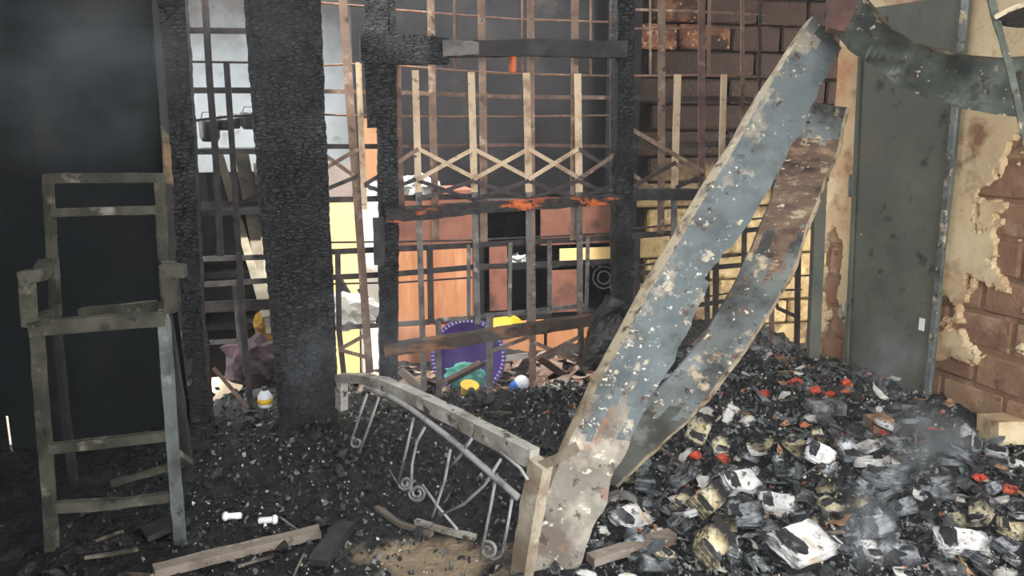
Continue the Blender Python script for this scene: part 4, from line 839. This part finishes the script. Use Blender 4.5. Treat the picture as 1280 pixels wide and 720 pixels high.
def covermesh(seed):
    r = random.Random(seed)
    d = join(sheet(ragged(r, 1.02, .74, 5, 4, lambda x, y: -.09 + .02 * r.uniform(-1, 1), .1), Vector((0, 0, .03))),
             sheet([[p + Vector((-.5, 0, 0)) for p in q] for q in ragged(r, .32, .62, 5, 4, lambda x, y: .52 + .1 * x + .03 * r.uniform(-1, 1), .35)], Vector((0, 0, .025))))
    me = bpy.data.meshes.new('cover'); me.from_pydata([tuple(v) for v in d[0]], [], d[1]); me.materials.append(M['cover']); return me
BM_ = [bookmesh(i, [0, .6, 0, 1.1, .3][i % 5], ['page_white', 'page_grey', 'page_white', 'page_yellow', 'page_grey'][i % 5]) for i in range(15)]; CM_ = [covermesh(i) for i in range(5)]
PG = dict(w=[m for m in BM_ if m.materials[0] == M['page_white']], g=[m for m in BM_ if m.materials[0] == M['page_grey']], y=[m for m in BM_ if m.materials[0] == M['page_yellow']])
def book(px, py, rpx, rz, tilt, label, group=None, roll=0.0, kind='w'):
    c = onfloor(px, py, .0); s = rpx * c.y / FPX
    root = bpy.data.objects.new('burnt_book', None); COL.objects.link(root); root.empty_display_size = .05
    root.location = c + Vector((0, 0, s * (.25 + .3 * abs(math.sin(tilt))))); root.rotation_euler = (tilt, roll, rz); root.scale = (s, s, s)
    for nm, me in (('page_block', rnd.choice(PG[kind])), ('cover', rnd.choice(CM_))):
        o = bpy.data.objects.new(nm, me); COL.objects.link(o); o.parent = root
    return tag(root, label, 'book', group)
book(998, 700, 44, .5, .25, 'largest white charred paper bundle at the bottom right of centre'); book(1200, 694, 34, -.3, .3, 'white topped charred paper bundle at the lower right'); book(1168, 620, 26, -.5, .1, 'pale grey paper bundle lying open at right', kind='g')
book(924, 615, 26, .2, .4, 'white paged burnt book lying left in the cluster before the rubble'); book(970, 640, 24, -.2, .3, 'white paged burnt book lying right in the cluster before the rubble'); book(878, 640, 24, .9, .7, 'yellowed burnt book standing half open right of the sheets', kind='y')
book(880, 700, 30, 1.2, .8, 'yellow white fanned book at the bottom right of the sheet foot', kind='y'); book(930, 655, 26, -.1, .2, 'blue grey burnt book with pale edges, centre of cluster', kind='g'); book(905, 690, 24, 1.4, .5, 'narrow white burnt book upright beside the fanned one')
book(788, 660, 28, .6, .3, 'white patched burnt paper mass right of the sheet foot'); book(1110, 610, 34, -.6, .1, 'long grey fanned magazine in the thin smoke at right', kind='g'); book(850, 640, 18, 1.0, .5, 'small yellow paged book right of the sheet foot', kind='y')
# the smaller ones, each told by what it looks like and what it lies nearest to
MARKS = [((1010, 690), 'the largest white paper bundle'), ((1200, 690), 'the white topped bundle lower right'), ((1110, 610), 'the fanned magazine'), ((940, 630), 'the cluster of pale books'), ((715, 700), 'the foot of the pale sheet'), ((1140, 510), 'the foot of the door'), ((1262, 560), 'the right wall'), ((960, 540), 'the warped sheet')]
RANKS = ['nearest', 'second nearest', 'third nearest', 'fourth nearest', 'fifth nearest', 'sixth nearest', 'seventh nearest', 'eighth nearest', 'ninth nearest', 'tenth nearest', 'eleventh nearest', 'twelfth nearest', 'thirteenth nearest', 'fourteenth nearest', 'fifteenth nearest']
spots = []
while len(spots) < 90:
    px, py = rnd.uniform(780, 1275), rnd.uniform(540, 716)
    if (px < 860 and py < 600) or any(math.hypot(px - q[0], (py - q[1]) * 1.6) < 20 for q in spots): continue
    spots.append((px, py))
words_k = dict(w='white', g='grey', y='yellowed'); seen = {}
def mark(px, py): return min(MARKS, key=lambda m: math.hypot(px - m[0][0], py - m[0][1]))
for px, py in sorted(spots, key=lambda q: math.hypot(q[0] - mark(*q)[0][0], q[1] - mark(*q)[0][1])):
    kd = rnd.choice('wgggy'); m = mark(px, py)[1]; i = seen.get((kd, m), 0); seen[(kd, m)] = i + 1
    book(px, py, rnd.uniform(9, 21), rnd.uniform(0, 6.28), rnd.gauss(.2, .4), '%s paged small burnt book, %s such to %s' % (words_k[kd], RANKS[i], m), 'burnt books in the right rubble', rnd.gauss(0, .3), kd)
# pale broken bits on the lit floor beyond the grille
pr = protos('plaster_scrap', [scrapmesh(80 + i) for i in range(5)], 'palescrap_u'); k = 0
while k < 150:
    x, y = rnd.uniform(-.95, .6), rnd.uniform(3.9, 4.85)
    if y < GA + GK * x + .1 or y > GA + GK * x + .8: continue
    o = rnd.choice(pr).copy(); COL.objects.link(o); q = rnd.uniform(.025, .065); o.scale = (q, q, q); o.rotation_euler = (rnd.gauss(0, .4), rnd.gauss(0, .4), rnd.uniform(0, 6)); o.location = (x, y, H(x, y) + .01)
    tag(o, 'pale broken scrap on the lit floor behind the grille', 'scrap', 'pale scraps behind the grille'); k += 1
for p in pr: bpy.data.objects.remove(p)

# ================================================================== SMOKE
def smoke(name, c, r, dens, label, sc=3.0, box=None):
    m = bpy.data.materials.new(name); m.use_nodes = True; nt = m.node_tree; N = nt.nodes; L = nt.links; N.remove(N['Principled BSDF'])
    pv = N.new('ShaderNodeVolumePrincipled'); pv.inputs['Color'].default_value = (.80, .88, .95, 1); pv.inputs['Anisotropy'].default_value = .1
    L.new(pv.outputs[0], N['Material Output'].inputs['Volume'])
    if box: pv.inputs['Density'].default_value = dens; o = obj(name, box, m)
    else:
        tc = N.new('ShaderNodeTexCoord'); ln = N.new('ShaderNodeVectorMath'); ln.operation = 'LENGTH'; L.new(tc.outputs['Object'], ln.inputs[0])
        mr = N.new('ShaderNodeMapRange'); mr.inputs['From Min'].default_value = .15; mr.inputs['From Max'].default_value = 1; mr.inputs['To Min'].default_value = 1; mr.inputs['To Max'].default_value = 0; L.new(ln.outputs['Value'], mr.inputs['Value'])
        n = N.new('ShaderNodeTexNoise'); n.inputs['Scale'].default_value = 2.2; n.inputs['Detail'].default_value = 3; L.new(tc.outputs['Object'], n.inputs['Vector'])
        m2 = N.new('ShaderNodeMapRange'); m2.inputs['From Min'].default_value = .38; m2.inputs['From Max'].default_value = .7; L.new(n.outputs['Fac'], m2.inputs['Value'])
        mu = N.new('ShaderNodeMath'); mu.operation = 'MULTIPLY'; L.new(mr.outputs[0], mu.inputs[0]); L.new(m2.outputs[0], mu.inputs[1])
        m3 = N.new('ShaderNodeMath'); m3.operation = 'MULTIPLY'; m3.inputs[1].default_value = dens; L.new(mu.outputs[0], m3.inputs[0]); L.new(m3.outputs[0], pv.inputs['Density'])
        bm = bmesh.new(); bmesh.ops.create_icosphere(bm, subdivisions=2, radius=1.0); me = bpy.data.meshes.new(name); bm.to_mesh(me); bm.free(); me.materials.append(m)
        o = bpy.data.objects.new(name, me); COL.objects.link(o); o.location = c; o.scale = r
    tag(o, label, 'smoke', None, 'stuff'); return o
smoke('smoke_haze', None, None, .007, 'thin bluish smoke haze filling the burnt room', box=abox(-2.45, 1.0, .0, 1.6, 3.3, 2.7))
def sm(px, py, y, r, d, lab): smoke('smoke_plume', P(px, py, y), r, d, lab)
sm(1085, 655, 2.45, (.10, .1, .2), 6, 'pale blue smoke wisp rising at the bottom right, left of white topped bundle')
sm(1160, 550, 3.0, (.2, .18, .2), 4, 'grey smoke puff over the rubble before the door foot')
sm(1110, 450, 3.7, (.2, .15, .25), 3, 'thin smoke veil against the lower part of the door')
sm(500, 430, 3.7, (.22, .15, .25), 2.5, 'thin bluish smoke around the foot of the centre left post')
sm(600, 440, 3.75, (.3, .15, .3), 1.6, 'thin smoke veil in front of the purple basin')
sm(390, 450, 3.3, (.2, .12, .3), 1.6, 'faint smoke in front of the foot of the thick pillar')
sm(85, 85, 3.0, (.6, .25, .45), .9, 'thin blue grey smoke under the ceiling before the left wall')
sm(330, 60, 3.15, (.3, .15, .4), .5, 'faint smoke in front of the top of the thick pillar')
